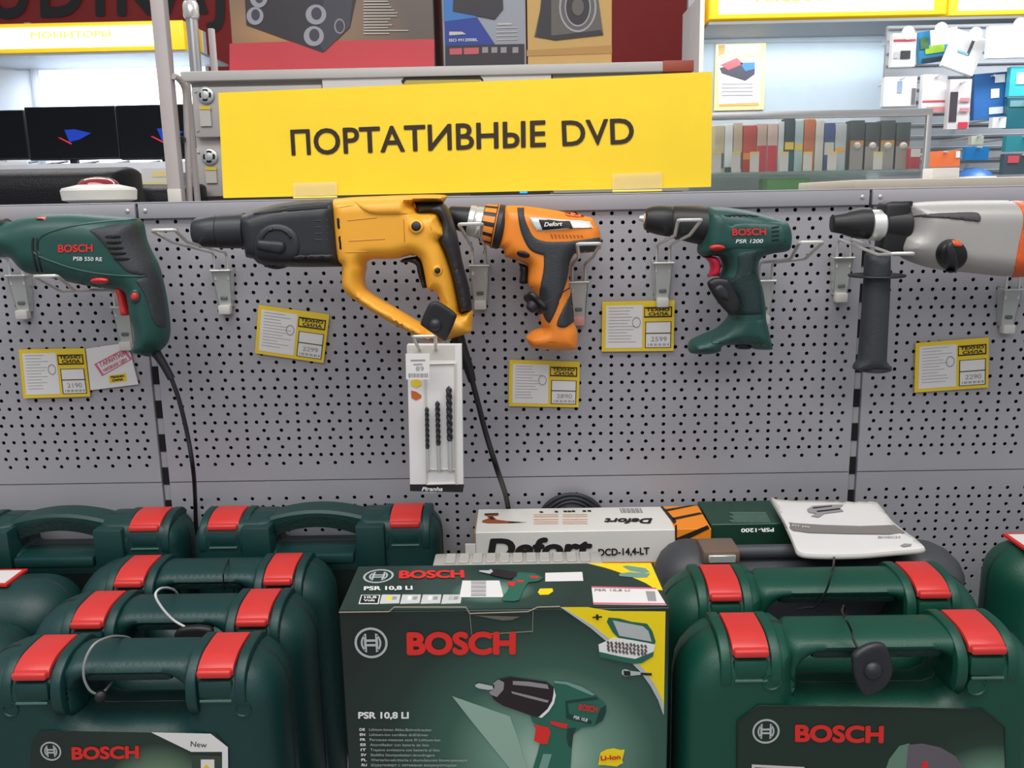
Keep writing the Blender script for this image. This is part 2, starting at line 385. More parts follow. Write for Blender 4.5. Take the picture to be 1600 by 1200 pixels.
# ------------------------------------------------------------ gondola: perforated panels, uprights, rails
SHELF_Z = 0.61
def perforated(x0, x1, z1, rows, hr=0.0028):
    """steel panel face with a real hole in every cell; rows: list of (z centre, pitch, first x)"""
    V = []; Fc = []; NS = 8
    def quad(a, b, c, d):
        n = len(V); V.extend([(a, 0, c), (b, 0, c), (b, 0, d), (a, 0, d)]); Fc.append([n, n + 1, n + 2, n + 3])
    hp = 0.0125 / 2; top = z1; zb = z1 - 0.4
    quad(x0, x1, rows[0][0] + hp, top); quad(x0, x1, zb, rows[-1][0] - hp)
    for zc, pitch, fx in rows:
        lo, hi = zc - hp, zc + hp; n_ = int(round((x1 - x0 - 2 * (fx - x0)) / pitch)) + 1; xe = fx + (n_ - 1) * pitch
        quad(x0, fx - pitch / 2, lo, hi); quad(xe + pitch / 2, x1, lo, hi)
        for i in range(n_):
            xc = fx + i * pitch; a, b = xc - pitch / 2, xc + pitch / 2; n = len(V)
            V.extend([(a, 0, lo), (b, 0, lo), (b, 0, hi), (a, 0, hi)])
            for yy in (0, 0.0012):
                for k in range(NS): t = math.pi * (2 * k / NS + 1 / NS) - math.pi * 0.75 - math.pi / NS; V.append((xc + hr * math.cos(t), yy, zc + hr * math.sin(t)))
            c = n + 4
            for q in range(4):
                k0 = 2 * q; Fc.append([n + q, c + (k0 + 1) % NS, c + k0 % NS]); Fc.append([n + q, n + (q + 1) % 4, c + (k0 + 2) % NS, c + (k0 + 1) % NS])
            for k in range(NS): Fc.append([c + k, c + (k + 1) % NS, c + NS + (k + 1) % NS, c + NS + k])
    return V, Fc
def rows_for(x0, z1, n=29):
    R_ = []
    for i in range(n):
        zc = z1 - 0.0265 - 0.0125 * i * 0.995; R_.append((zc, 0.025, x0 + 0.019) if i % 2 == 0 else (zc, 0.015, x0 + 0.014))
    return R_
def panel(x0, x1, z1, holes, label):
    m = MB()
    if holes: m.add(*perforated(x0, x1, z1, rows_for(x0, z1)))
    else: m.add([(x0, 0, z1 - .4), (x1, 0, z1 - .4), (x1, 0, z1), (x0, 0, z1)], [[0, 1, 2, 3]])
    d = 0.018                                                        # folded edges
    for a, b in (((x0, 0, z1 - .4), (x0, 0, z1)), ((x1, 0, z1), (x1, 0, z1 - .4))): m.add([a, b, (b[0], d, b[2]), (a[0], d, a[2])], [[0, 1, 2, 3]])
    for zz in (z1, z1 - .4): m.add([(x0, 0, zz), (x1, 0, zz), (x1, d, zz), (x0, d, zz)], [[0, 1, 2, 3]])
    return m.build('perforated_panel' if holes else 'plain_panel', BOARD, None, 0, label=label, cat='panel')
g = 0.006
for bx, nm in ((-1, 'left'), (0, 'middle'), (1, 'right')):
    xa, xb = bx + g, bx + 1 - g
    t = panel(xa, xb, 1.4, True, {'left': 'grey perforated steel panel behind the corded green drill at left', 'middle': 'wide grey perforated steel panel behind the yellow rotary hammer and two cordless drills', 'right': 'grey perforated steel panel behind the silver hammer drill at right'}[nm])
    r = MB().box((xa - 0.004, -0.006, 1.378), (xb + 0.004, 0.0, 1.4005), 0.0015, 2); r.box((xa - .004, -.006, 1.3975), (xb + .004, 0.1, 1.4005), 0.001, 1)
    r = r.build('top_rail', BOARD, t)
    for xx in (xa + 0.006, xb - 0.006): MB().lathe((xx, -0.006, 1.389), (0, -1, 0), [(0, .0028), (.0012, .0028), (.002, .0015)], 12).build('bolt', ZINC, r)
panel(-1 + g, -g, 0.9985, False, 'plain grey steel panel without holes, below the left perforated panel')
panel(g, 1 - g, 0.9985, True, 'grey perforated lower panel behind the white box, mostly hidden by green cases')
panel(1 + g, 2 - g, 0.9985, True, 'grey perforated lower panel to the right of the white booklet')
for x in (0, 1):
    m = MB().box((x - .0052, .004, 0), (x + .0052, .06, 1.372), 0.001, 1)
    t = m.build('slotted_upright', BOARD, None, label='grey slotted steel upright in the gap %s' % ('left of the yellow rotary hammer' if x == 0 else 'behind the long black side handle at right'), cat='post')
    s = MB()
    for i in range(13): s.box((x - .0042, .0028, .745 + .05 * i), (x + .0042, .005, .771 + .05 * i))
    s.build('slots', DARK, t, 0, kind='stuff')
t = box('hollow_shade_sheet', (-1.0, .062, 0.0), (2.0, .066, 1.397), DARK, None, label='added dark sheet for the shade inside the shelving, seen through the panel holes', cat='panel')  # added sheet, coloured dark for the shade in the hollow shelving
sh = MB().box((-1.0, -.5, SHELF_Z - .03), (2.0, -.002, SHELF_Z), .002); 
sh.build('store_shelf', BOARD, None, label='long grey metal shelf carrying the green tool cases and boxes', cat='shelf')
# ------------------------------------------------------------ floor, back wall
fl = mat('floor_tiles', (150, 146, 140), 0.35, 0, 0.02, 20, 0.08); wl = mat('far_wall_paint', (120, 116, 118), 0.7)
box('floor', (-6, -4, -.05), (8, 6, 0), fl, None, kind='structure')
box('wall_back', (-6, 5.6, 0), (8, 5.7, 3.4), wl, None, kind='structure')
# ------------------------------------------------------------ hooks on the panels
def make_hook(u, v, rise, tiph, label, end=WHITEP, yoff=0.0):
    """u,v: where the two wires leave the bracket top bend in the photo"""
    F = Y(-0.014); c = F.W(u, v); x, z = c[0], c[2]; zt = z - 0.026
    t = thing('tool_hook', label, 'hook', (x, -0.002, zt - .05), 'tool hooks on the perforated panels')
    pl = MB(); L = []
    # tapered bracket plate with turned edges
    prof_ = [(-.0125, 0), (.0125, 0), (.009, -.05), (-.009, -.05)]
    bm = bmesh.new(); f = bm.faces.new([bm.verts.new((x + a, -.016 + (.008 if b < -.01 else 0), zt + b)) for a, b in prof_]); r_ = bmesh.ops.extrude_face_region(bm, geom=[f])
    for q in r_['geom']:
        if isinstance(q, bmesh.types.BMVert): q.co.y += .002
    pl.bm(bm)
    for sg in (-1, 1):
        pl.add([(x + sg * .0125, -.016, zt), (x + sg * .0145, -.001, zt + .004), (x + sg * .0105, -.001, zt - .05), (x + sg * .009, -.008, zt - .05), (x + sg * .0115, -.016, zt), (x + sg * .0135, -.001, zt + .004), (x + sg * .0095, -.001, zt - .05), (x + sg * .008, -.008, zt - .05)], [[0, 1, 2, 3], [4, 7, 6, 5], [0, 3, 7, 4], [0, 4, 5, 1]])
    pl.build('bracket', ZINC, t)
    MB().tube([(x - .0135, -.012, zt + .001), (x - .0135, -.018, zt + .001), (x + .0135, -.018, zt + .001), (x + .0135, -.012, zt + .001)], .0016).build('weld_bead', CHROME, t)
    box('embossed_square', (x - .005, -.0125, zt - .040), (x + .005, -.0105, zt - .035), mat('dark_steel', (96, 98, 98), .5), t, .001, 1)
    box('end_cap', (x - .0085, -.016, zt - .060), (x + .0085, -.003, zt - .047), end, t, .002, 2)
    w_ = .0088; P_ = [(-w_, -.013, zt - .012), (-w_, -.013, z - .004), (-w_, -.018, z), (-w_, -.155, z + rise), (-w_ - .0045, -.2, z + tiph - .001), (-w_ - .0035, -.203, z + tiph), (w_ + .0035, -.203, z + tiph), (w_ + .0045, -.2, z + tiph - .001), (w_, -.155, z + rise), (w_, -.018, z), (w_, -.013, z - .004), (w_, -.013, zt - .012)]
    P_ = [(x + a, b, c_) for a, b, c_ in P_]
    Q = []
    for i in range(len(P_)):                                          # round the bends a little
        if i in (0, len(P_) - 1): Q.append(P_[i]); continue
        a, b, c_ = map(np.array, (P_[i - 1], P_[i], P_[i + 1])); l = min(.004, np.linalg.norm(a - b) * .4, np.linalg.norm(c_ - b) * .4)
        p, q = b + (a - b) / np.linalg.norm(a - b) * l, b + (c_ - b) / np.linalg.norm(c_ - b) * l
        Q += [p, b * .5 + (p + q) * .25, q]
    MB().tube(Q, .0021, 8).build('wire_prong', CHROME, t)
    return t
make_hook(22, 402, .012, .03, 'steel tool hook at the left edge, under the nose of the corded green drill')
make_hook(186, 452, .012, .034, 'steel tool hook in front of the red trigger of the corded green drill')
make_hook(343, 394, .02, .036, 'steel tool hook under the black nose of the yellow rotary hammer')
make_hook(748, 386, .02, .036, 'steel tool hook under the silver collar of the orange cordless drill')
make_hook(904, 412, .018, .036, 'steel tool hook with a pink end cap behind the grip of the orange drill', PINKP)
make_hook(1037, 382, .018, .037, 'steel tool hook under the black chuck of the green cordless drill')
make_hook(1197, 410, .014, .036, 'steel tool hook behind the grip of the green cordless drill, prong pointing right')
make_hook(1320, 374, -.012, -.008, 'steel tool hook left of the long black side handle')
make_hook(1585, 424, .012, .02, 'steel tool hook at the right edge under the silver hammer drill')
make_hook(686, 535, .008, .037, 'steel tool hook holding the drill bit pack under the yellow rotary hammer')
def zz(ox, oy, k, L):
    """photo pixels read in an enlarged crop"""
    return [((p[0] / k + ox, p[1] / k + oy) + tuple(p[2:])) for p in L]
# ================================================================= corded green drill
F = Y(-.095); f = F.off(.03)
D1 = thing('corded_drill', 'dark green corded drill with red trigger, hanging at the left edge', 'power drill', tuple(F.W(150, 550)))
body = puff('body', F, [(-14, 352), (4, 349), (20, 346), (38, 340), (60, 335.5), (85, 333.5), (120, 333), (160, 336), (190, 338), (213, 341), (221, 350), (226, 374), (234, 393), (245, 415), (252, 440), (258, 470), (262, 500), (263, 522), (259, 538), (247, 551), (236, 557, 1), (219, 553), (206, 549, 1), (213, 537), (214, 520), (211, 506), (206, 490), (203, 470), (198, 456), (178, 452), (150, 448), (128, 444), (100, 438), (66, 430), (48, 427), (36, 418), (20, 402), (-14, 396)], .034, .03, GREEN, D1)
MB().lathe(F.W(-90, 371), (1, 0, 0), [(0, .010), (.004, .016), (.03, .021), (.055, .021), (.058, .0225), (.085, .0225), (.088, .018)]).build('chuck', BLACK, D1)
MB().lathe(F.W(-14, 373), (1, 0, 0), [(0, .0215), (.003, .0235), (.022, .0235), (.026, .021)]).build('collar', GREEN, D1)
rg = overlay('rubber_grip', f, [(138, 360, 1), (165, 352), (214, 346, 1), (221, 372), (234, 396), (250, 437), (258, 478), (261, 512, 1), (247, 511), (237, 497), (229, 470), (218, 448), (212, 438), (228, 432, 1), (200, 426), (184, 411), (168, 390), (150, 370)], body, .0022, .004, RUB, D1, default=-.03)
v = [overlay('vent_slot', f, ell(c, 13.5, 3.1, 14), [body, rg], .0012, .001, DARK, D1, k=1, s=.002) for c in ((176.5, 369.8), (178, 378.8), (181, 387.5), (185, 395.8), (190, 404.5))]
for L in ([(52, 394), (64, 402), (85, 410), (112, 419), (150, 427), (190, 431), (226, 432)], [(62, 398), (56, 385), (60, 374), (74, 364), (110, 354), (160, 347), (213, 343)]):
    q = spline([f.px(p) for p in L], 6); MB().tube(list(surf(f, q, body, -.03) + np.array([0, .0004, 0])), .0016, 8).build('moulded_ridge', GREEN, D1)
for dx in (0, 7):
    q = spline([f.px(p) for p in ((52 + dx, 372), (51 + dx, 385), (53 + dx, 402), (58 + dx, 424))], 6); MB().tube(list(surf(f, q, body, -.03) + np.array([0, .0004, 0])), .0017, 8).build('nose_groove', BLACK, D1)
overlay('mode_switch', f, [(54, 344, 1), (60, 337, 1), (75, 337, 1), (71, 345, 1)], body, .005, .003, REDP, D1, default=-.02, s=.002)
overlay('direction_lever', f, ell((156, 439), 15.5, 5.4, 16), body, .005, .004, REDP, D1, k=1, s=.002, default=-.02)
overlay('button_ring', f, ell((211, 463), 9.6, 11.5, 18), body, .0022, .002, GREEN, D1, k=1, s=.002)
overlay('lock_button', f, ell((211.5, 463), 6.8, 7, 16), body, .005, .003, REDP, D1, k=1, s=.002)
puff('trigger', F.off(.004), [(177, 446, 1), (192, 446), (197, 460), (201, 478), (205, 492.5, 1), (191, 493.5, 1), (188.5, 478), (185, 462), (181, 452)], .011, .005, REDP, D1, s=.003)
text('brand_lettering', 'BOSCH', f, (91.5, 394.5), (145.5, 393.5), 12, REDI, D1, .03, base=body, label='red lettering')
text('model_lettering', 'PSB 550 RE', f, (115, 407), (160, 408), 6, WHI, D1, .01, base=body, label='white lettering')
q = [F.W(*p) for p in ((244, 552), (256, 570), (268, 592))]
c_ = spline([F.W(268, 592), F.W(280, 626), F.W(293, 680), F.W(302, 735), Y(-.02).W(305, 780), Y(-.0055).W(306, 815), Y(-.0055).W(310, 870), Y(-.0055).W(314, 930)], 8)
MB().tube(spline([F.W(240, 548)] + q, 5), [.0095, .0088, .0082, .0076, .007, .0066, .0062, .0059, .0057, .0055, .0053, .0052, .0051, .005, .005, .005], 12).build('cord_sleeve', BLACK, D1)
MB().tube(c_, .0029, 10).build('power_cord', BLACK, D1)
# ================================================================= yellow rotary hammer
F = Y(-.103); f = F.off(.033)
D2 = thing('rotary_hammer', 'yellow rotary hammer with black gearbox and closed loop handle, hanging below the yellow sign', 'power drill', tuple(F.W(640, 540)))
o0 = F.W(303, 363)
MB().lathe(o0, (1, 0, .012), [(0, .011), (.001, .0155), (.006, .0185), (.03, .0205), (.0315, .0198), (.033, .0212), (.066, .0222)], 36).build('nose_sleeve', BLACK2, D2)
zr = lambda L: zz(300, 280, 3.3333, L)
gb = puff('gearbox', F, zr([(262, 186, 1), (345, 155), (450, 128), (560, 113), (660, 105), (770, 104, 1), (790, 300), (800, 455, 1), (600, 458), (480, 455), (420, 450), (360, 440), (330, 415), (292, 408, 1), (280, 340), (266, 265)]), .034, .02, BLACK2, D2)
overlay('lower_rib', f, zr([(350, 400, 1), (520, 392), (762, 385, 1), (780, 440, 1), (600, 444), (440, 438), (370, 428)]), gb, .003, .005, BLACK, D2, default=-.02)
overlay('upper_rib', f, zr([(300, 172, 1), (500, 145), (735, 125, 1), (738, 150, 1), (500, 168), (305, 188, 1)]), gb, .002, .002, BLACK, D2, default=-.02)
dl = overlay('mode_dial', f, ell((432, 385), 37, 36, 30), gb, .003, .006, BLACK2, D2, k=1, s=.003, default=-.02)
overlay('dial_arc', f, [(432 + 27 * math.cos(t), 379 + 25 * math.sin(t)) for t in np.linspace(math.radians(175), math.radians(345), 14)] + [(432 + 21 * math.cos(t), 380 + 19 * math.sin(t)) for t in np.linspace(math.radians(345), math.radians(175), 14)], [gb, dl], .0012, .0015, BLACK, D2, k=1, s=.002)
lv = overlay('mode_lever', f, zr([(338, 325), (350, 314), (460, 321), (486, 336), (488, 366), (468, 388), (440, 388), (345, 368), (335, 350)]), [gb, dl], .006, .004, BLACK2, D2, s=.003)
MB().lathe(f.W(435.6, 386, .004), (0, -1, 0), [(0, .0028), (.0038, .0028), (.004, .001)], 14).build('lever_screw', BLACK, lv)
for i in range(4):
    y0 = 345 + i * 10; q = [f.px(p) for p in ((492, y0), (500, y0 - .4), (512, y0 - 1))]; MB().tube(list(surf(f, q, gb)), .0006, 6).build('grip_line', BLACK, D2)
zh = lambda L: zz(480, 290, 4.614, L)
rb = puff('rubber_back', F, [(644, 316, 1), (692, 316, 1), (703, 330), (714, 365), (723, 410), (731, 440), (736, 465), (738, 486, 1), (719, 491, 1), (708, 440), (696, 398), (684, 374), (690, 350), (680, 335), (653, 334, 1)], .026, .014, BLACK2, D2)
hb = puff('housing', F, zh([(183, 100, 1), (320, 84), (500, 76), (700, 68), (900, 64), (1000, 70), (1004, 90), (985, 122, 1), (760, 126, 1), (800, 193, 1), (935, 194), (970, 260), (1012, 353), (965, 392, 1), (1000, 480), (1060, 680), (1103, 916, 1), (1187, 888, 1), (1196, 925), (1190, 1000), (1183, 1050), (1090, 1085), (1000, 1112), (900, 1118), (820, 1092), (700, 1033), (500, 922), (320, 802), (268, 742), (254, 680), (260, 572, 1), (228, 556, 1), (210, 470), (195, 300)]), .032, .017, YEL, D2,
    holes=[zh([(425, 600), (428, 555), (470, 532), (560, 530), (640, 527), (700, 512), (765, 499), (810, 520), (832, 570), (850, 650), (872, 742), (930, 760), (962, 840), (975, 920), (955, 985), (900, 1030), (840, 1000), (650, 890), (500, 800), (432, 745), (412, 680)])], s=.0045)
overlay('motor_bulge', f, zh([(330, 95, 1), (520, 82), (760, 76), (770, 120), (800, 195, 1), (700, 210), (500, 212), (420, 190), (360, 140)]), hb, .0035, .007, YEL, D2, default=-.02)
for c, r1, r2 in (((787, 292), 58, 40), ((940, 612), 40, 27)):
    c = zh([c])[0]; overlay('cap_ring', f, ell(c, r1 / 4.614, r1 / 4.614, 24), hb, .003, .0025, YEL, D2, k=1, s=.002); overlay('brush_cap', f, ell(c, r2 / 4.614, r2 / 4.614, 20), hb, .0042, .002, BLACK, D2, k=1, s=.002)
for q in ([(208, 228), (232, 226), (240, 318), (218, 320)], [(222, 358), (242, 356), (254, 466), (232, 468)]): overlay('side_vent', f, zh(q), hb, .0012, .0008, DARK, D2, k=1, s=.002, sink=.0005)
for q in ([(850, 212), (868, 212), (922, 362), (906, 362)], [(884, 210), (902, 210), (955, 355), (940, 356)], [(915, 210), (930, 212), (985, 345), (972, 350)], [(868, 325), (880, 330), (894, 362), (880, 364)]): overlay('cooling_slot', f, zh(q), hb, .0012, .0008, YELD, D2, k=1, s=.002, sink=.0005)
for a, b in (((210, 162), (335, 142)), ((245, 482), (440, 478)), ((290, 252), (500, 230)), ((300, 400), (560, 384)), ((690, 100), (705, 480))):
    q = [f.px(p) for p in zh(list(np.linspace(a, b, 6)))]; MB().tube(list(surf(f, q, hb)), .0006, 6).build('moulding_line', YELD, D2)
puff('trigger', F, zh([(668, 545, 1), (700, 525), (790, 508, 1), (835, 560), (850, 650), (872, 735, 1), (835, 742, 1), (815, 690), (795, 620), (785, 575), (740, 552), (690, 556)]), .012, .005, BLACK, D2, s=.003)
cs = spline([F.W(712, 518), F.W(721, 545), F.W(731, 572), F.W(738, 596)], 5)
MB().tube(cs, [float(x) for x in np.linspace(.0095, .0052, len(cs))], 14).build('cord_sleeve', BLACK, D2)
MB().tube(spline([F.W(737, 592), F.W(747, 630), F.W(760, 680), F.W(777, 734), Y(-.04).W(789, 770), Y(-.012).W(795, 800), Y(-.006).W(799, 840), Y(-.006).W(802, 900)], 8), .0037, 10).build('power_cord', BLACK, D2)
# ================================================================= orange cordless drill
F = Y(-.060); f = F.off(.03); zo = lambda L: zz(680, 300, 4.614, L)
D3 = thing('cordless_drill', 'orange and black cordless drill with silver chuck collar, without battery', 'power drill', tuple(F.W(860, 545)))
a0 = F.W(694, 336.5); a1 = F.W(790, 356.5); ax = a1 - a0; ln = np.linalg.norm(ax); ax /= ln; pm = ln / 98
MB().lathe(a0 - ax * .004, ax, [(0, .0035), (.004, .004), (.008, .0045)], 16).build('chuck_jaws', CHROME, D3)
MB().lathe(a0, ax, [(.003, .006), (.005, .0115), (9 * pm, .0135), (38 * pm, .0175), (40 * pm, .0175)], 36).build('chuck', BLACK, D3)
MB().lathe(a0, ax, [(38 * pm, .0165), (39 * pm, .0198), (47 * pm, .0205), (49 * pm, .0192), (52 * pm, .0205), (60 * pm, .0208), (61 * pm, .018)], 36).build('chuck_ring', CHROME, D3)
tr = MB().lathe(a0, ax, [(60 * pm, .022), (61 * pm, .0245), (80 * pm, .0265), (81 * pm, .023)], 40).build('torque_ring', BLACK, D3)
uu = np.cross(ax, (0, 1, 0)); uu /= np.linalg.norm(uu); vv = np.cross(ax, uu)
for i in range(12):
    m = MB(); t0 = 2 * math.pi * (i + .12) / 12; V = []
    for t in (61.5, 79.5):
        for an in np.linspace(t0, t0 + .30, 5):
            for rr in ((.0245 + (t - 61) / 19 * .002) - .001, (.0245 + (t - 61) / 19 * .002) + .0006): V.append(a0 + ax * t * pm + rr * (math.cos(an) * uu + math.sin(an) * vv))
    Fc = []
    for j in range(4): b = 2 * j; Fc += [[b + 1, b + 3, b + 13, b + 11], [b, b + 1, b + 3, b + 2], [b + 10, b + 12, b + 13, b + 11]]
    Fc += [[0, 1, 11, 10], [8, 18, 19, 9]]
    m.add(V, Fc).build('grip_stripe', ORA, D3, 30)
MB().lathe(a0, ax, [(79 * pm, .024), (80 * pm, .0285), (83 * pm, .0292), (84 * pm, .0285), (90 * pm, .0292), (96 * pm, .026)], 40).build('scale_ring', BLACK2, D3)
MB().lathe(a0, ax, [(81 * pm, .0285), (81.6 * pm, .0298), (82.6 * pm, .0298), (83 * pm, .0285)], 40).build('scale_rim', ORA, D3)
ob = puff('body', F, zo([(500, 112), (540, 98), (600, 99), (650, 102), (800, 122), (920, 142), (1050, 168), (1130, 185, 1), (1175, 250), (1190, 300), (1197, 390), (1165, 424), (1005, 444, 1), (975, 500), (965, 600), (970, 690), (985, 780), (1000, 945, 1), (1026, 1010), (1024, 1122, 1), (980, 1136), (850, 1135), (700, 1122, 1), (670, 1085), (650, 1045, 1), (700, 1002), (775, 975, 1), (762, 940), (745, 800), (735, 740, 1), (682, 692, 1), (664, 640), (666, 545), (640, 512), (505, 468, 1), (488, 412), (460, 395), (456, 300), (470, 190)]), .031, .018, ORA, D3)
blk = overlay('black_overmould', f, zo([(588, 104, 1), (642, 104, 1), (645, 180), (672, 255), (715, 325), (790, 355), (900, 358), (1050, 345), (1190, 322, 1), (1198, 390), (1160, 428), (1002, 446, 1), (972, 505), (955, 620), (930, 700), (870, 860), (825, 948, 1), (790, 915), (752, 800), (750, 720), (780, 560), (782, 458, 1), (705, 432), (660, 385), (618, 290), (598, 190)]), ob, .0022, .004, RUB, D3, default=-.025, s=.0035, sink=.0005)
overlay('grip_insert', f, zo([(982, 722, 1), (996, 850), (1001, 935, 1), (940, 976), (885, 970), (880, 935), (925, 830)]), ob, .0026, .003, RUB, D3, default=-.02, s=.003, sink=.0003)
sp = overlay('silver_plate', f, zo([(680, 180, 1), (1122, 203, 1), (1148, 264, 1), (740, 288, 1), (702, 235)]), ob, .0022, .0015, mat('silver_label', (222, 224, 226), .3, .2), D3, default=-.02, s=.003, sink=.0003)
npl = overlay('name_plate', f, zo([(740, 195, 1), (975, 205, 1), (1000, 265, 1), (770, 278, 1)]), [ob, sp], .0012, .0006, BLKI, sp, s=.002, sink=.0003)
text('name_lettering', 'Defort', f, *zo([(785, 249), (917, 243)]), 6.5, WHI, sp, .03, .25, h=.0012, base=[ob, sp, npl])
for i in range(9): x = 830 + 27 * i; polys('cooling_slot', f, [zo([(x, 303 + i), (x + 11, 303 + i), (x + 22, 333 - i * .6), (x + 10, 333 - i * .6)])], mat('orange_groove', (176, 82, 20), .6), D3, .0006, ob)
overlay('gear_switch', f, zo([(930, 148), (975, 146), (1065, 168), (1060, 180), (960, 172)]), ob, .005, .002, mat('clear_red_switch', (222, 120, 80), .3), D3, default=-.018, s=.002, sink=.0003)
overlay('direction_button', f, ell(zo([(635, 450)])[0], 11, 5.5, 16, .25), ob, .0035, .003, BLACK, D3, k=1, s=.002)
puff('trigger', F, zo([(598, 510, 1), (660, 530), (668, 560), (666, 660, 1), (630, 664), (606, 650), (612, 600), (612, 550)]), .011, .005, BLACK, D3, s=.003)
q = [F.px(p) for p in zo([(745, 1108), (830, 1078), (880, 1082)])]; MB().tube(list(surf(F, q, ob)), .0006, 6).build('moulding_line', mat('orange_groove', (176, 82, 20)), D3)
# ================================================================= green cordless drill
F = Y(-.085); f = F.off(.03); zg = lambda L: zz(960, 290, 3.871, L)
D4 = thing('cordless_drill', 'dark green cordless drill with red trigger and black chuck, without battery', 'power drill', tuple(F.W(1150, 550)))
a0 = F.W(1006, 341.5); a1 = F.W(1102, 353); ax = a1 - a0; ln = np.linalg.norm(ax); ax /= ln; pm = ln / 96.7
MB().lathe(a0 - ax * .006, ax, [(0, .003), (.005, .0045), (.0075, .0085), (.010, .0125)], 20).build('chuck_nose', CHROME, D4)
MB().lathe(a0, ax, [(1 * pm, .009), (3 * pm, .0135), (12 * pm, .0165), (22 * pm, .018), (40 * pm, .0192), (41.5 * pm, .0185), (44 * pm, .020), (60 * pm, .0215), (80 * pm, .0235), (100 * pm, .0245)], 36).build('chuck', BLACK, D4)
gb4 = puff('body', F, zg([(548, 126, 1), (660, 130), (800, 149), (900, 172), (990, 195), (1040, 225), (1062, 290), (1058, 365), (1035, 397), (950, 412), (890, 430), (865, 460, 1), (862, 520), (890, 620), (905, 720), (910, 800), (928, 880), (948, 975, 1), (930, 990), (840, 986), (812, 966), (740, 962), (650, 966), (632, 1000), (560, 1017), (460, 1013, 1), (446, 990), (457, 945), (510, 912), (620, 865), (675, 815), (692, 782), (680, 700), (650, 640), (640, 550), (655, 500), (640, 440), (600, 425), (535, 430), (505, 400), (510, 340), (520, 230)]), .032, .02, GREEN, D4)
overlay('rubber_grip', f, zg([(745, 420), (790, 398), (872, 390, 1), (858, 455), (860, 520), (888, 620), (906, 780, 1), (800, 785), (690, 785, 1), (688, 700), (672, 610), (718, 565), (742, 500)]), gb4, .0016, .004, mat('dark_green_rubber', (22, 48, 46), .6, 0, .5, 500), D4, default=-.02)
overlay('motor_panel', f, zg([(560, 150, 1), (640, 175), (700, 240), (760, 225), (1000, 218), (1035, 260), (1040, 330), (1000, 370), (840, 385), (740, 385), (650, 400), (560, 380)]), gb4, .0016, .006, GREEN, D4, default=-.02)
overlay('foot_panel', f, zg([(690, 790, 1), (910, 795, 1), (930, 900), (940, 955, 1), (700, 950), (590, 960), (600, 900), (680, 840)]), gb4, .002, .004, GREEN, D4, default=-.02)
overlay('gear_slot', f, zg([(665, 178), (760, 172), (870, 181), (860, 190), (700, 190)]), gb4, .002, .002, DARK, D4, s=.002, default=-.02)
overlay('foot_clip', f, zg([(735, 968), (780, 958), (825, 975), (815, 990), (745, 988)]), gb4, .003, .002, BLACK, D4, s=.002, default=-.02)
for i in range(4): y0 = 250 + 26 * i; polys('vent_slot', f, [zg([(948, y0), (992, y0 - 6), (994, y0 + 2), (950, y0 + 8)])], DARK, D4, .0022, gb4)
overlay('direction_switch', f, ell(zg([(620, 375)])[0], 13.4, 5.2, 18), gb4, .005, .004, REDP, D4, k=1, s=.002)
puff('trigger', F.off(.004), zg([(525, 430, 1), (600, 427), (632, 445), (642, 490), (626, 549, 1), (566, 550, 1), (580, 505), (572, 465), (548, 440)]), .012, .005, PINKR, D4, s=.003)
text('brand_lettering', 'BOSCH', f, *zg([(710, 302), (914, 298)]), 10.5, REDI, D4, .03, h=.003, base=gb4, label='red lettering')
text('model_lettering', 'PSR 1200', f, *zg([(730, 348), (896, 346)]), 6, WHI, D4, .015, .2, h=.003, base=gb4, label='white lettering')
# ================================================================= silver hammer drill
F = Y(-.095); f = F.off(.035); zs = lambda L: zz(1260, 280, 3.3325, L)
D5 = thing('hammer_drill', 'silver and orange hammer drill with long black side handle at the right edge', 'power drill', tuple(F.W(1450, 575)))
o0 = F.W(1299, 349); sc = 1 / 1270.
MB().lathe(o0, (1, 0, -.02), [(0, 9 * sc), (.001, 14 * sc), (.014, 17 * sc), (.02, 20 * sc), (.034, 24.5 * sc), (.0465, 25 * sc)], 36).build('chuck', BLACK, D5)
MB().lathe(F.W(1357, 352), (1, 0, -.02), [(0, 22 * sc), (.0015, 24.5 * sc), (.016, 25 * sc), (.019, 21 * sc)], 36).build('chuck_ring', mat('satin_silver', (215, 215, 212), .35, .5), D5)
MB().lathe(F.W(1376, 351), (1, 0, -.02), [(0, 17 * sc), (.004, 24 * sc), (.032, 27 * sc), (.036, 20 * sc)], 36).build('neck', BLACK, D5)
sh = puff('side_handle', F.off(.008), [(1352, 395, 1), (1390, 395, 1), (1390, 425), (1389, 460), (1386, 520), (1384, 563, 1), (1389, 572), (1386, 579), (1338, 578), (1334, 572), (1341, 561, 1), (1346, 500), (1350, 440)], .0165, .015, RUB, D5)
box('handle_clamp', tuple(F.W(1382, 378) + np.array([-.008, -.016, -.016])), tuple(F.W(1412, 335) + np.array([.004, .016, .016])), BLACK, D5, .006, 3)
MB().lathe(F.W(1370, 429), (0, 0, -1), [(0, .0345), (.0012, .0352), (.0024, .0345)], 40).build('guard_disc', BLACK, sh)
MB().lathe(F.W(1366, 570), (0, 0, -1), [(0, .016), (.002, .0215), (.006, .022), (.008, .018)], 36).build('end_flange', BLACK2, sh)
box('depth_stop', tuple(F.W(1384, 330) + np.array([0, -.012, -.002])), tuple(F.W(1421, 316) + np.array([0, .012, .002])), BLACK, D5, .002, 2)
hb5 = puff('housing', F, [(1415, 330, 1), (1422, 318), (1470, 314), (1540, 313), (1600, 314), (1650, 320), (1700, 340), (1722, 380), (1705, 418), (1640, 426), (1580, 432), (1520, 427), (1460, 420), (1420, 408), (1401, 392), (1405, 372), (1414, 360)], .038, .026, GREY, D5)
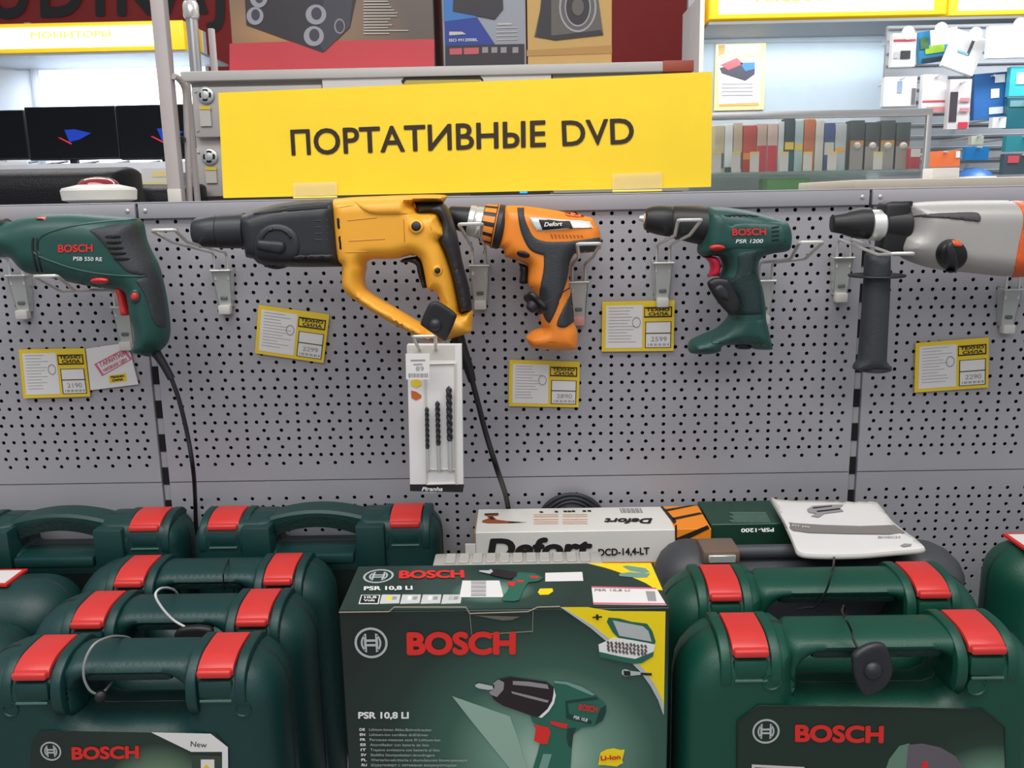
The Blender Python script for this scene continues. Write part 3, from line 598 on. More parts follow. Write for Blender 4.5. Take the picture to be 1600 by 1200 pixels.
overlay('orange_rear', f, [(1577, 313, 1), (1590, 320), (1598, 334), (1598, 352), (1591, 385), (1581, 434, 1), (1640, 429), (1708, 420), (1724, 380), (1702, 338), (1650, 318)], hb5, .0022, .002, ORG, D5, default=-.025, s=.003, sink=.0003)
overlay('air_groove_shade', f, zs([(545, 195), (620, 180), (780, 172), (880, 172), (905, 190), (905, 215), (880, 222), (720, 205), (620, 200)]), hb5, .0022, .002, mat('groove_shade', (70, 68, 70), .6), D5, s=.002, sink=.0003)  # shadow along the groove, painted as a dark grey patch
kn = overlay('mode_knob', f, ell(zs([(750, 393)])[0], 23.5, 24.5, 26), hb5, .011, .004, BLACK, D5, k=1, s=.003)
overlay('knob_pointer', f, zs([(728, 330), (760, 325), (790, 440), (775, 482), (740, 485), (725, 440)]), [hb5, kn], .004, .003, BLACK2, kn, s=.003)
overlay('knob_mark', f, zs([(745, 320), (790, 318), (815, 345), (790, 352), (755, 345)]), [hb5, kn], .0015, .002, ORG, kn, s=.002)
# ================================================================= security tags
def cordline(name, pts, m, parent, r=.0009): return MB().tube(spline(pts, 8), r, 8).build(name, m, parent)
F = Y(-.15)
T1 = puff('security_tag', F, zh([(925, 833), (990, 860), (1073, 925), (1070, 965), (1035, 1050), (1002, 1112), (975, 1108), (830, 1012), (822, 980), (845, 920), (880, 855)]), .004, .004, BLACK, None, s=.003, label='large black diamond shaped security tag on the foot of the yellow rotary hammer', cat='security tag')
MB().lathe(F.W(680.5, 507, .003), (0, -1, 0), [(0, .0085), (.003, .008), (.006, .0055), (.0075, .002)], 24).build('dome', BLACK2, T1)
F = Y(-.115)
T2 = thing('security_tag', 'black security tag seen edge on, tied to the grip of the orange drill', 'security tag', tuple(F.W(845, 480)), None)
c0 = F.W(837, 473.5); d_ = F.W(849, 487) - F.W(823, 461); d_ /= np.linalg.norm(d_); n_ = np.cross(d_, (0, 1, 0)); n_ = n_ / np.linalg.norm(n_) + np.array([0, .45, 0]); n_ /= np.linalg.norm(n_)
ft = Fr(c0, np.cross((0, 1, 0), n_) / np.linalg.norm(np.cross((0, 1, 0), n_)), np.cross(n_, np.cross((0, 1, 0), n_)))
puff('plate', ft, [(.018 * math.cos(t) * (1 - .12 * math.cos(4 * t)), .018 * math.sin(t) * (1 - .12 * math.cos(4 * t))) for t in np.linspace(0, 6.283, 20)[:-1]], .0035, .003, BLACK, T2, px=False, s=.003)
sg = 1 if (ft.n @ (F.W(828, 486) - F.W(845, 470))) > 0 else -1
MB().lathe(c0 + ft.n * sg * .002, ft.n * sg, [(0, .009), (.006, .0085), (.010, .006), (.011, .002)], 20).build('dome', BLACK2, T2)
cordline('lanyard', [c0, F.W(852, 473), F.off(-.01).W(872, 461), F.off(-.03).W(890, 450)], BLACK, T2, .0008)
F = Y(-.13)
T3 = puff('security_tag', F, zg([(562, 595), (585, 566), (620, 556), (665, 560), (695, 572), (725, 630), (757, 705), (748, 755), (715, 785), (695, 780), (650, 735), (600, 670)]), .006, .006, BLACK, None, s=.003, label='oval black security tag tied to the grip of the green cordless drill', cat='security tag')
overlay('raised_oval', F, zg([(600, 630), (625, 600), (660, 605), (690, 650), (690, 690), (660, 690), (620, 665)]), T3, .004, .004, BLACK2, T3, s=.003)
cordline('lanyard', [F.W(1140, 441), F.W(1155, 435), F.W(1175, 425), F.off(-.03).W(1182, 422)], BLACK, T3, .0008)
# ================================================================= drill bit pack
F = Y(-.166)
B1 = thing('drill_bit_pack', 'white pack with three drill bits, hanging under the yellow rotary hammer', 'drill bits', tuple(F.W(682, 770)))
bx = [F.px(p) for p in ((636, 539), (721, 539), (724, 769), (641, 768))]
V = [F.w(a[0], a[1], 0) for a in bx] + [F.w(a[0], a[1], -.012) for a in bx]
bm = bmesh.new(); vs = [bm.verts.new(v) for v in V]
for q in ([3, 2, 1, 0], [4, 5, 6, 7], [0, 1, 5, 4], [1, 2, 6, 5], [2, 3, 7, 6], [3, 0, 4, 7]): bm.faces.new([vs[i] for i in q])
from_bm('backing_box', bm, PAPER, B1)
zb = lambda L: zz(630, 520, 4.618, L)
polys('bottom_band', F, [zb([(48, 1093), (440, 1093), (432, 1150), (50, 1142)])], BLKI, B1, .0005)
polys('hang_strip', F, [zb([(25, 90), (370, 90), (372, 200), (30, 200)])], PAPER2, B1, .0005)
polys('product_swatch', F, [zb([(55, 345), (95, 330), (130, 350), (130, 378), (95, 395), (58, 378)])], YELI, B1, .0006)
polys('brick_swatch', F, [zb([(57, 415), (95, 425), (132, 450), (128, 470), (92, 486), (60, 470)])], mat('brick_ink', (190, 96, 40)), B1, .0006)
text('pack_lettering', 'Piranha', F, *zb([(134, 1139), (285, 1139)]), 6.2, WHI, B1, .03, .25, h=.0012)
polys('pack_small_print', F, [zb([(135, 1145), (238, 1145), (236, 1156), (135, 1156)])], GREYI, B1, .001)
blw = mat('blister', (235, 236, 238), .1, trans=.9)
for i, (u0, v0, v1, r, u1) in enumerate(((174, 528, 825, 2.8, 182), (250, 485, 800, 3.2, 262), (332, 380, 768, 4.1, 345))):
    a = F.W(*zb([(u0, v0)])[0], .006); b = F.W(*zb([((u0 + (u1 - u0) * .6), v1)])[0], .006); c = F.W(*zb([(u1, 985)])[0], .006); r = r * .001 * .95
    m = MB(); N = 60; d = b - a; L_ = np.linalg.norm(d); d /= L_; V = []; Fc = []
    for k in range(N + 1):
        for j in range(12):
            an = 2 * math.pi * j / 12; rr = r * (1 if k > 2 else .35 + .22 * k) * (1 - .38 * (0.5 + .5 * math.cos(2 * (an - k * .42))) ** 3); V.append(a + d * L_ * k / N + rr * np.array([math.cos(an), math.sin(an), 0]))
    for k in range(N):
        for j in range(12): p = k * 12 + j; q = k * 12 + (j + 1) % 12; Fc.append([p, p + 12, q + 12, q])
    bt = m.add(V, Fc).build('drill_bit', BLACK2, B1, 60); MB().lathe(b, c - b, [(0, r * .8), (np.linalg.norm(c - b), r * .8)], 12).build('shank', ZINC, bt)
polys('inner_tray', F, [zb([(150, 200), (385, 200), (390, 1095), (165, 1095)])], PAPER, B1, .0008)
rim = MB()
for a, b in (((160, 225), (375, 220)), ((375, 220), (380, 1085)), ((380, 1085), (170, 1090)), ((170, 1090), (160, 225)), ((172, 985), (378, 985))): rim.tube([F.W(*zb([a])[0], .0015), F.W(*zb([b])[0], .0015)], .0012, 6)
rim.build('tray_rim', PAPER2, B1)
T_ = thing('price_tag', 'small white price tag on the hook tip in front of the drill bit pack', 'price tag', tuple(Y(-.21).W(655, 592)))
G = Y(-.206)
polys('card', G, [zb([(18, 150), (192, 150), (190, 334), (22, 334)])], PAPER, T_, .0016, t=.0012)
polys('barcode', G, [zb([(x, 290), (x + w_, 290), (x + w_, 318), (x, 318)]) for x, w_ in ((40, 14), (60, 6), (70, 3), (78, 12), (95, 4), (104, 10), (120, 5), (130, 13), (148, 4), (157, 8), (170, 9))], GREYI, T_, .002)
text('price_lettering', '89', G, *zb([(92, 272), (150, 272)]), 7, GREYI, T_, .0, h=.002); polys('small_print', G, [zb([(55, 192), (160, 190), (160, 200), (55, 202)]), zb([(75, 222), (140, 220), (140, 228), (75, 230)])], GREYI, T_, .002)
# ================================================================= price cards
def price_card(quad, price, label, shelf_word='price card'):
    F = Y(-.0035); q = [np.array(F.px(p)) for p in quad]; P0, P1, P2, P3 = q
    B_ = lambda s, t: tuple((1 - t) * ((1 - s) * P0 + s * P1) + t * ((1 - s) * P3 + s * P2))
    R_ = lambda s0, t0, s1, t1: [B_(s0, t0), B_(s1, t0), B_(s1, t1), B_(s0, t1)]
    c = (P0 + P1 + P2 + P3) / 4; T = thing('price_card', label, 'price card', tuple(F.w(c[0], min(P2[1], P3[1]), .001)), None)
    polys('card', F, [[tuple(p) for p in q]], YELI, T, .002, px=False, t=.002)
    polys('white_field', F, [R_(.05, .08, .56, .93)], PAPER, T, .0024, px=False)
    polys('fine_print', F, [R_(.09, .12 + .062 * i, .30 + random.random() * .2, .128 + .062 * i) for i in range(12)], GREYI, T, .0028, px=False)
    ring = [B_(.475 + .05 * math.cos(t), .42 + .09 * math.sin(t)) for t in np.linspace(0, 6.283, 17)[:-1]]; ring2 = [B_(.475 + .06 * math.cos(t), .42 + .11 * math.sin(t)) for t in np.linspace(0, 6.283, 17)[:-1]]
    polys('stamp', F, [[ring[i], ring[(i + 1) % 16], ring2[(i + 1) % 16], ring2[i]] for i in range(16)], GREYI, T, .0028, px=False)
    polys('price_field', F, [R_(.61, .42, .95, .63), R_(.61, .65, .95, .92)], PAPER, T, .0024, px=False)
    ln_ = [R_(.6, .41, .96, .42), R_(.6, .635, .96, .65), R_(.6, .92, .96, .93), R_(.6, .41, .61, .93), R_(.95, .41, .96, .93), R_(.58, .12, .96, .14), R_(.58, .30, .96, .325), R_(.58, .12, .59, .325), R_(.95, .12, .965, .325)]
    polys('printed_frame', F, ln_, BLKI, T, .0028, px=False)
    hh = np.linalg.norm(P3 - P0)
    for s_, t_, w0, w1 in (('ТЕХНО', .205, .61, .93), ('СИЛА', .29, .64, .92)): text('logo_lettering', s_, F, B_(w0, t_), B_(w1, t_), hh * .065, BLKI, T, .028, h=.003, px=False)
    text('price_lettering', price, F, B_(.68, .80), B_(.90, .80), hh * .09, GREYI, T, .0, h=.003, px=False)
    polys('barcode', F, [R_(.64 + .03 * i, .845, .65 + .03 * i + .012 * (i % 2), .89) for i in range(10)], GREYI, T, .0028, px=False)
    return T
price_card([(30, 546), (133, 544), (142, 619), (38, 622)], '2190', 'yellow price card 2190 at left, touching the white guarantee card')
price_card([(404.5, 476.5), (515, 491.5), (506, 567), (399, 551.5)], '2299', 'yellow price card 2299, tilted, below the yellow rotary hammer')
price_card([(796, 562), (906, 565), (904, 636), (795, 634)], '2890', 'yellow price card 2890 below the orange cordless drill')
price_card([(941, 471.5), (1054, 469), (1052, 548), (940, 549)], '2599', 'yellow price card 2599 left of the green cordless drill')
price_card([(1430, 536), (1544, 527), (1543, 605), (1428, 613)], '2290', 'yellow price card at right below the silver hammer drill')
F = Y(-.0035)
G1 = thing('guarantee_card', 'white card with a red stamp print, right of the leftmost yellow price card', 'card', tuple(F.W(180, 605)))
zq = lambda L: zz(20, 530, 7.62, L)
polys('card', F, [zq([(875, 112), (1285, 52), (1305, 95), (1400, 150), (1500, 535), (930, 605)])], PAPER, G1, .0015, t=.0015)
a, b, c, d = (np.array(p) for p in zq([(975, 295), (1330, 110), (1430, 235), (1070, 437)])); L = []; ctr = (a + b + c + d) / 4
i4 = [ctr + (p - ctr) * .86 for p in (a, b, c, d)]; o4 = [a, b, c, d]
for i in range(4): j = (i + 1) % 4; L.append([tuple(o4[i]), tuple(o4[j]), tuple(i4[j]), tuple(i4[i])])
polys('stamp_frame', F, L, PINKI, G1, .0019)
text('stamp_lettering', 'ГАРАНТИЯ', F, *zq([(1062, 330), (1345, 190)]), 8.5, PINKI, G1, .03, h=.0022)
text('stamp_lettering', 'НИЗКИХ ЦЕН', F, *zq([(1095, 390), (1370, 252)]), 5.5, PINKI, G1, .03, h=.0022)
polys('logo_patch', F, [zq([(1150, 428), (1355, 402), (1360, 495), (1160, 522)])], YELI, G1, .0019)
text('logo_lettering', 'ТЕХНО', F, *zq([(1170, 466), (1335, 446)]), 3.6, BLKI, G1, .05, h=.0024); text('logo_lettering', 'СИЛА', F, *zq([(1190, 502), (1325, 486)]), 3.6, BLKI, G1, .05, h=.0024)
# ================================================================= green plastic tool cases
def rrect(x0, x1, z0, z1, r, n=5):
    L = []
    for cx, cz, a0 in ((x1 - r, z1 - r, 0), (x0 + r, z1 - r, 90), (x0 + r, z0 + r, 180), (x1 - r, z0 + r, 270)):
        L += [(cx + r * math.cos(math.radians(a0 + 90 * i / n)), cz + r * math.sin(math.radians(a0 + 90 * i / n))) for i in range(n + 1)]
    return L
def sweep_x(path, th, x0, x1, bev=0.0015, seg=2):
    """a bent strap: yz path thickened by th, running from x0 to x1"""
    p = [np.array(q, float) for q in path]; N = len(p); nn = []
    for i in range(N):
        t = p[min(i + 1, N - 1)] - p[max(i - 1, 0)]; t /= np.linalg.norm(t); nn.append(np.array([-t[1], t[0]]))
    if nn[0][1] > 0: nn = [-n for n in nn]
    o = p; i_ = [q + n * th for q, n in zip(p, nn)]; poly = o + i_[::-1]
    bm = bmesh.new(); vs = [bm.verts.new((x0, q[0], q[1])) for q in poly]; f = bm.faces.new(vs); r = bmesh.ops.extrude_face_region(bm, geom=[f])
    for g_ in r['geom']:
        if isinstance(g_, bmesh.types.BMVert): g_.co.x = x1
    bmesh.ops.recalc_face_normals(bm, faces=bm.faces[:])
    if bev:
        es = [e for e in bm.edges if len(e.link_faces) == 2 and e.calc_face_angle(0) > math.radians(35)]
        bmesh.ops.bevel(bm, geom=es, offset=bev, segments=seg, affect='EDGES', profile=.5, clamp_overlap=True)
    return bm
def arc_path(pts, k=6): return [tuple(q) for q in spline(pts, k)]
def make_case(label, x0, x1, zt, yf, yb, n0, n1, nd, latches, G, lw=.036, rc=.05, arch=0.0, blocky=False, z0=SHELF_Z, group=None):
    ym = (yf + yb) / 2; T = (yb - yf) / 2; F = Y(ym)
    t = thing('tool_case', label, 'tool case', ((x0 + x1) / 2, ym, z0), group)
    L = rrect(x0, x1, z0, zt, rc); top = [p for p in L]
    # top edge with a deep notch under the handle
    nr = .006 if blocky else .014; zf = zt - nd
    A = [(x1 - rc + rc * math.cos(math.radians(a)), zt - rc + rc * math.sin(math.radians(a))) for a in np.linspace(0, 90, 7)]
    N_ = [(n1 + nr, zt), (n1 + nr * .3, zt - nr * .3), (n1, zt - nr), (n1, zf + nr), (n1 - nr * .3, zf + nr * .3), (n1 - nr, zf), (n0 + nr, zf), (n0 + nr * .3, zf + nr * .3), (n0, zf + nr), (n0, zt - nr), (n0 - nr * .3, zt - nr * .3), (n0 - nr, zt)]
    B_ = [(x0 + rc - rc * math.cos(math.radians(a)), zt - rc + rc * math.sin(math.radians(a))) for a in np.linspace(90, 0, 7)]
    C = [(x0, z0 + .02), (x0 + .02, z0), (x1 - .02, z0), (x1, z0 + .02)]
    loop = []; P_ = A + N_ + B_ + C
    for i in range(len(P_)):                                          # densify long runs
        a, b = np.array(P_[i]), np.array(P_[(i + 1) % len(P_)]); n = max(1, int(np.linalg.norm(b - a) / .012)); loop += [tuple(a + (b - a) * k / n) for k in range(n)]
    body = puff('shell', F, loop, T, min(.034, T * .8) if not blocky else .016, G, t, px=False, k=1, s=.009, p=2.3)
    lp = [F.w(a, b) for a, b in loop]; MB().tube(lp + [lp[0]], .0009, 6).build('parting_seam', BLACK, t)
    # handle bar with a patterned grip under it
    hz = .022; nx = .012
    if arch:
        N = 24; V = []; Fc = []
        for i in range(N + 1):
            s_ = i / N; x = n0 - nx + (n1 - n0 + 2 * nx) * s_; z = zt - .004 + arch * math.sin(math.pi * s_) ** .8
            for (dy, dz) in ((-.021, -.004), (-.018, .0), (.018, 0), (.021, -.004), (.019, -hz), (-.019, -hz)): V.append((x, ym - .004 + dy, z + dz))
        for i in range(N):
            for k in range(6): a = i * 6 + k; b = i * 6 + (k + 1) % 6; Fc.append([a, b, b + 6, a + 6])
        Fc += [list(range(6)), [N * 6 + k for k in range(6)][::-1]]; hd = mk('handle', V, Fc, G, t, 30)
        V = [];
        for i in range(N + 1):
            s_ = i / N; x = n0 + .002 + (n1 - n0 - .004) * s_; z = zt - .004 + arch * math.sin(math.pi * s_) ** .8
            for (dy, dz) in ((-.0225, -.008), (.0225, -.008), (.0205, -hz - .002), (-.0205, -hz - .002)): V.append((x, ym - .004 + dy, z + dz))
        Fc = []
        for i in range(N):
            for k in range(4): a = i * 4 + k; b = i * 4 + (k + 1) % 4; Fc.append([a, b, b + 4, a + 4])
        Fc += [[0, 1, 2, 3], [N * 4 + 3, N * 4 + 2, N * 4 + 1, N * 4]]; mk('handle_grip', V, Fc, GRIPM, t, 30)
    else:
        w_, hh, r_ = .016, .021, .02
        H_ = [(n0 - w_, zf - .004), (n0 - w_, zt - .012), (n0 - w_ + .004, zt - .003), (n0 - w_ + .014, zt + .001)] + [(n0 + (n1 - n0) * k / 8, zt + .001) for k in range(1, 8)] + [(n1 + w_ - .014, zt + .001), (n1 + w_ - .004, zt - .003), (n1 + w_, zt - .012), (n1 + w_, zf - .004), (n1 - .001, zf - .002)]
        H_ += [(n1 - .002, zf + .008), (n1 - .002, zt - hh - r_)] + [(n1 - .002 - r_ + r_ * math.cos(math.radians(a)), zt - hh - r_ + r_ * math.sin(math.radians(a))) for a in (20, 45, 70, 90)] + [(n1 - r_ - (n1 - n0 - 2 * r_) * k / 6, zt - hh) for k in range(1, 6)]
        H_ += [(n0 + .002 + r_ + r_ * math.cos(math.radians(a)), zt - hh - r_ + r_ * math.sin(math.radians(a))) for a in (90, 110, 135, 160)] + [(n0 + .002, zt - hh - r_), (n0 + .002, zf + .008), (n0 + .001, zf - .002)]
        HD = []
        for i_ in range(len(H_)):
            a_, b_ = np.array(H_[i_]), np.array(H_[(i_ + 1) % len(H_)]); n_ = max(1, int(np.linalg.norm(b_ - a_) / .006)); HD += [tuple(a_ + (b_ - a_) * k_ / n_) for k_ in range(n_)]
        puff('handle', Y(ym - .006), HD, .036, .0125, G, t, Tb=.030, px=False, k=1, s=.0045, p=2.2)
        MB().box((n0 + .012, ym - .036, zt - hh - .004), (n1 - .012, ym + .026, zt - hh + .010), .005, 2).build('handle_grip', GRIPM, t)
    # latches: red straps over the top edge, between raised ribs
    for xl in latches:
        path = arc_path([(ym + .016, zt + .003), (ym, zt + .004), (yf + .028, zt + .003), (yf + .014, zt - .001), (yf + .006, zt - .006), (yf + .003, zt - .012)])
        lt = from_bm('latch', sweep_x(path, .0055, xl - lw / 2, xl + lw / 2, .0018), REDP, t)
        MB().box((xl - lw / 2 + .0005, yf - .001, zt - .0135), (xl + lw / 2 - .0005, yf + .009, zt - .005), .0026, 3).build('latch_lip', REDP, lt)
        m = MB()
        rp = arc_path([(ym + .034, zt - .008), (ym + .018, zt + .002), (yf + .032, zt + .003), (yf + .012, zt - .005), (yf + .001, zt - .018), (yf - .001, zt - .04), (yf + .006, zt - .056)])
        for sg in (-1, 1):
            xa = xl + sg * (lw / 2 + .0015); xb = xl + sg * (lw / 2 + .0125)
            from_bm('latch_rib', sweep_x(rp, .012, min(xa, xb), max(xa, xb), .005, 3), G, t)
        MB().box((xl - lw / 2, yf - .0005, zt - .038), (xl + lw / 2, yf + .02, zt - .0155), .005, 2).build('latch_seat', G, t)
        MB().tube([(xl - lw / 2 + .002, yf + .000, zt - .038), (xl + lw / 2 - .002, yf + .000, zt - .038)], .0016, 8).build('seat_edge', GREENHI, t)  # ledge edge with its highlight put into the lighter green
    return t, body
GRIPM = mat('patterned_grip', (12, 42, 38), .55, 0, 1.0, 260, .3)
GRIPM.node_tree.nodes['Noise Texture'].noise_dimensions = '3D'
def panel_print(t, x0, x1, z1, z0, yf, ch, m):
    """printed card panel with cut corners on the front of a case"""
    Q = [(x0 + ch, z1), (x1 - ch, z1), (x1, z1 - ch), (x1, z0), (x0, z0), (x0, z1 - ch)]
    return polys('front_label', Y(yf), [Q], m, t, .0012, px=False, t=.001)
# --- three cases in front at left
for i, (yf, lab) in enumerate(((-.43, 'green tool case nearest the viewer at left, with a printed front label'), (-.32, 'green tool case second from the front at left, white loop on its handle'), (-.21, 'green tool case third from the front at left, thin black cord around its handle'))):
    Fm = Y(yf + .03); s_ = i * -.0
    x0, x1 = Y(yf + .05).W(-22, 1100)[0], Y(yf + .05).W(454, 1100)[0]
    if i == 0: X = (x0, x1, .058, .172, .022, .209)
    x0, x1, n0, n1, l0, l1 = X; dx = (0, .005, .005)[i]
    c, b = make_case(lab, x0 + dx, x1 + dx, .942, yf, yf + .104, n0 + dx, n1 + dx, .068, (l0 + dx, l1 + dx), GREEN3)
    if i == 0:
        CL = c; F = Y(yf)
        lab_m = grad_mat('label_print_left', [(0, (30, 42, 38)), (.45, (34, 52, 44)), (.8, (120, 150, 120)), (1, (180, 196, 170))], tuple(np.array(F.W(255, 1250)) - LOC[c.name]), (.11, .2, .12))
        q = [F.px(p) for p in ((62, 1141), (338, 1146), (356, 1166), (358, 1400), (50, 1400), (50, 1160))]
        lp = polys('front_label', F, [[tuple(a) for a in q]], lab_m, c, .0016, px=False, t=.0012)
        polys('white_flash', F, [[(238, 1143), (330, 1145), (357, 1166), (359, 1400), (349, 1400), (348, 1173), (300, 1173)]], PAPER, lp, .0020)
        polys('picture_field', F, [[(301, 1178), (348, 1180), (349, 1300), (302, 1300)]], mat('picture_green', (52, 66, 54)), lp, .0021)
        polys('picture_inset', F, [[(315, 1185), (336, 1185), (337, 1300), (316, 1300)]], PAPER, lp, .0024)
        polys('picture_arrow', F, [[(324, 1191), (330, 1199), (327, 1199), (327, 1212), (321, 1212), (321, 1199), (318, 1199)]], YELI, lp, .0027)
        text('flash_lettering', 'New', F, (299, 1164), (324, 1166), 8, BLKI, lp, 0, h=.0024)
        emblem(F, F.px((81, 1172)), .0107, SILI, lp, .0022)
        text('brand_lettering', 'BOSCH', F, (114, 1185), (219, 1183), 20, REDI, lp, .045, h=.0024, label='red lettering')
    if i != 0: continue
    for u in (16, 379): MB().lathe(Y(yf).W(u, 1108, -.001), (0, -1, 0), [(0, .0085), (.0022, .0085), (.0022, .0072), (.0012, .0066)], 28).build('moulded_boss', GREEN3, c)
# --- back row of taller cases with arched handles
for xs, lab in ((-.123, 'tall arched-handle green tool case in the back row, cut by the left edge'), (.235, 'tall arched-handle green tool case in the back row, right behind the left stack')):
    c, b = make_case(lab, xs - .172, xs + .172, .972, -.094, -.012, xs - .058, xs + .058, .045, (xs - .125, xs + .125), GREEN3, lw=.042, rc=.035, arch=.012, blocky=True)
    MB().box((xs - .098, -.102, .905), (xs - .058, -.02, .965), .003, 2).build('handle_block', GREEN3, c); MB().box((xs + .058, -.102, .905), (xs + .098, -.02, .965), .003, 2).build('handle_block', GREEN3, c)
    MB().box((xs - .055, -.102, .912), (xs + .055, -.05, .926), .003, 2).build('front_ledge', GREEN3, c)
    lp = panel_print(c, xs - .11, xs + .15, .9, .7, -.094, .01, mat('dark_label', (18, 26, 24), .4))
    if xs < 0: text('brand_lettering', 'BOSCH', Y(-.094), (62, 952), (170, 952), 17, REDI, lp, .045, h=.0022, label='red lettering')
# --- two big cases at right
xr0 = Y(-.36).W(1058, 1150)[0]
for i, (yf, zt, dx) in enumerate(((-.43, .957, 0), (-.318, .964, -.0))):
    u = ((1176, 1548), (1136, 1463))[i]; F = Y(yf)
    l0, l1 = F.W(u[0], 1000 - 80 * i)[0], F.W(u[1], 1005 - 85 * i)[0]; cx = (l0 + l1) / 2
    if i == 0: n0, n1 = Y(-.405).W(1243, 1060)[0] - cx, Y(-.405).W(1482, 1060)[0] - cx
    lab = ('large green tool case nearest the viewer at right, black security tag on its handle', 'large green tool case at right, directly behind the nearest one')[i]
    c, b = make_case(lab, cx - .186, cx + .186, zt, yf, yf + .104, cx + n0, cx + n1, .07, (l0, l1), GREEN2, rc=.06)
    if i == 0:
        CR = c
        lab_m = grad_mat('label_print_right', [(0, (26, 46, 38)), (.35, (32, 58, 46)), (.75, (96, 128, 108)), (1, (130, 160, 138))], tuple(np.array(F.W(1545, 1215)) - LOC[c.name]), (.085, .2, .06))
        q = [F.px(p) for p in ((1185, 1101), (1535, 1107), (1568, 1135), (1575, 1400), (1150, 1400), (1152, 1125))]
        lp = polys('front_label', F, [[tuple(a) for a in q]], lab_m, c, .0016, px=False, t=.0012)
        rim = [F.W(*p, .0018) for p in ((1185, 1101), (1535, 1107), (1568, 1135), (1575, 1400), (1150, 1400), (1152, 1125), (1185, 1101))]; MB().tube(rim, .0007, 6).build('label_edge', BLACK, lp)
        emblem(F, F.px((1196, 1141)), .0137, SILI, lp, .0022); text('brand_lettering', 'BOSCH', F, (1241, 1157), (1379, 1159), 27, REDI, lp, .045, h=.0024, label='red lettering')
        polys('info_box', F, [[(1174, 1193), (1256, 1197), (1256, 1260), (1174, 1260)]], PAPER2, lp, .002); polys('info_box_fill', F, [[(1178, 1197), (1253, 1200), (1253, 1260), (1178, 1260)]], mat('dark_label', (18, 26, 24)), lp, .0024)
        polys('tool_picture', F, [[(1378, 1215), (1388, 1185), (1404, 1164), (1420, 1160), (1418, 1215)]], mat('print_pale_green', (96, 128, 112)), lp, .0020)
        polys('tool_picture_body', F, [[(1413, 1215), (1418, 1162), (1440, 1160), (1468, 1166), (1492, 1180), (1506, 1200), (1512, 1215)]], mat('print_grey_mauve', (96, 90, 98)), lp, .0022)
        polys('tool_picture_button', F, [[(1436, 1215), (1440, 1188), (1448, 1188), (1446, 1215)]], REDI, lp, .0026)
        for u_, v_ in ((1206, 1065), (1526, 1073)): MB().lathe(Y(yf).W(u_, v_, -.001), (0, -1, 0), [(0, .0095), (.0022, .0095), (.0022, .0082), (.0012, .0076)], 28).build('moulded_boss', GREEN2, c)
# --- cut off round-cornered cases at the edges
def plain_case(label, x0, x1, yf, yb, zt, m, lab=None, rc=.05, T=None):
    ym = (yf + yb) / 2; t = thing('tool_case', label, 'tool case', ((x0 + x1) / 2, ym, SHELF_Z))
    L = rrect(x0, x1, SHELF_Z, zt, rc, 6); loop = []
    for i in range(len(L)):
        a, b = np.array(L[i]), np.array(L[(i + 1) % len(L)]); n = max(1, int(np.linalg.norm(b - a) / .014)); loop += [tuple(a + (b - a) * k / n) for k in range(n)]
    puff('shell', Y(ym), loop, (yb - yf) / 2, .045, m, t, px=False, k=1, s=.009, p=2.0)
    lp = [Y(ym).w(a, b) for a, b in loop]; MB().tube(lp + [lp[0]], .0009, 6).build('parting_seam', BLACK, t)
    if lab: 
        Fz = Z(zt); a, b, c_, d = lab
        polys('label_border', Fz, [[(a, b), (c_, b), (c_, d), (a, d)]], REDI, t, .002, px=False, t=.003); e = .005
        polys('top_label', Fz, [[(a + e, b + e), (c_ - e, b + e), (c_ - e, d - e), (a + e, d - e)]], PAPER, t, .0024, px=False)
    return t
x1 = X[0] - .003
plain_case('green tool case with a red bordered white label, cut by the left edge', x1 - .34, x1, -.225, -.108, .925, GREEN3, (x1 - .21, -.19, x1 - .075, -.14))
plain_case('dark green tool case at the lower left edge, mostly outside the photo', x1 - .34, x1 - .001, -.34, -.23, .915, GREEN3)
x0 = Y(-.16).W(1538, 950)[0]
plain_case('green tool case with a red bordered white label, cut by the right edge', x0, x0 + .34, -.215, -.105, .953, GREEN2, (x0 + .028, -.19, x0 + .2, -.135))
# --- grey black case behind the right stack
zt = .957; x0 = Y(-.15).W(1022, 900)[0]; x1 = Y(-.15).W(1532, 900)[0] - .03
C6 = thing('tool_case', 'dark grey tool case with a metal catch, behind the green cases at right', 'tool case', ((x0 + x1) / 2, -.155, SHELF_Z))
lp = [(x0 + .0, zt - .05)] + [(x0 + .045 - .045 * math.cos(math.radians(a)), zt - .045 + .045 * math.sin(math.radians(a))) for a in (15, 35, 55, 75, 90)] + [(x0 + .075, zt - .003), (x0 + .085, zt - .02), (x1 - .095, zt - .02), (x1 - .085, zt - .004)] + [(x1 - .055 + .055 * math.cos(math.radians(a)), zt - .05 + .045 * math.sin(math.radians(a))) for a in (90, 70, 50, 30, 10)] + [(x1, zt - .09), (x1, SHELF_Z + .02), (x1 - .02, SHELF_Z), (x0 + .02, SHELF_Z), (x0, SHELF_Z + .02), (x0, zt - .1)]
loop = []
for i in range(len(lp)):
    a, b = np.array(lp[i]), np.array(lp[(i + 1) % len(lp)]); n = max(1, int(np.linalg.norm(b - a) / .012)); loop += [tuple(a + (b - a) * k / n) for k in range(n)]
GCASE = mat('dark_grey_case_plastic', (66, 68, 72), .5, 0, .3, 500, .1)
puff('shell', Y(-.155), loop, .045, .03, GCASE, C6, px=False, k=1, s=.009)
MB().tube([(x0 + .07, -.165, zt - .01), (x1 - .07, -.165, zt - .01)], .009, 14).build('handle', GCASE, C6)
c0 = Y(-.18).W(1125, 862)
m = MB().box((c0[0] - .024, -.196, zt - .014), (c0[0] + .022, -.15, zt + .004), .003, 2).build('catch_body', mat('bronzed_metal', (128, 108, 92), .4, .3), C6)
MB().box((c0[0] - .018, -.199, zt - .011), (c0[0] + .016, -.194, zt - .001), .001, 1).build('catch_plate', ZINC, m)
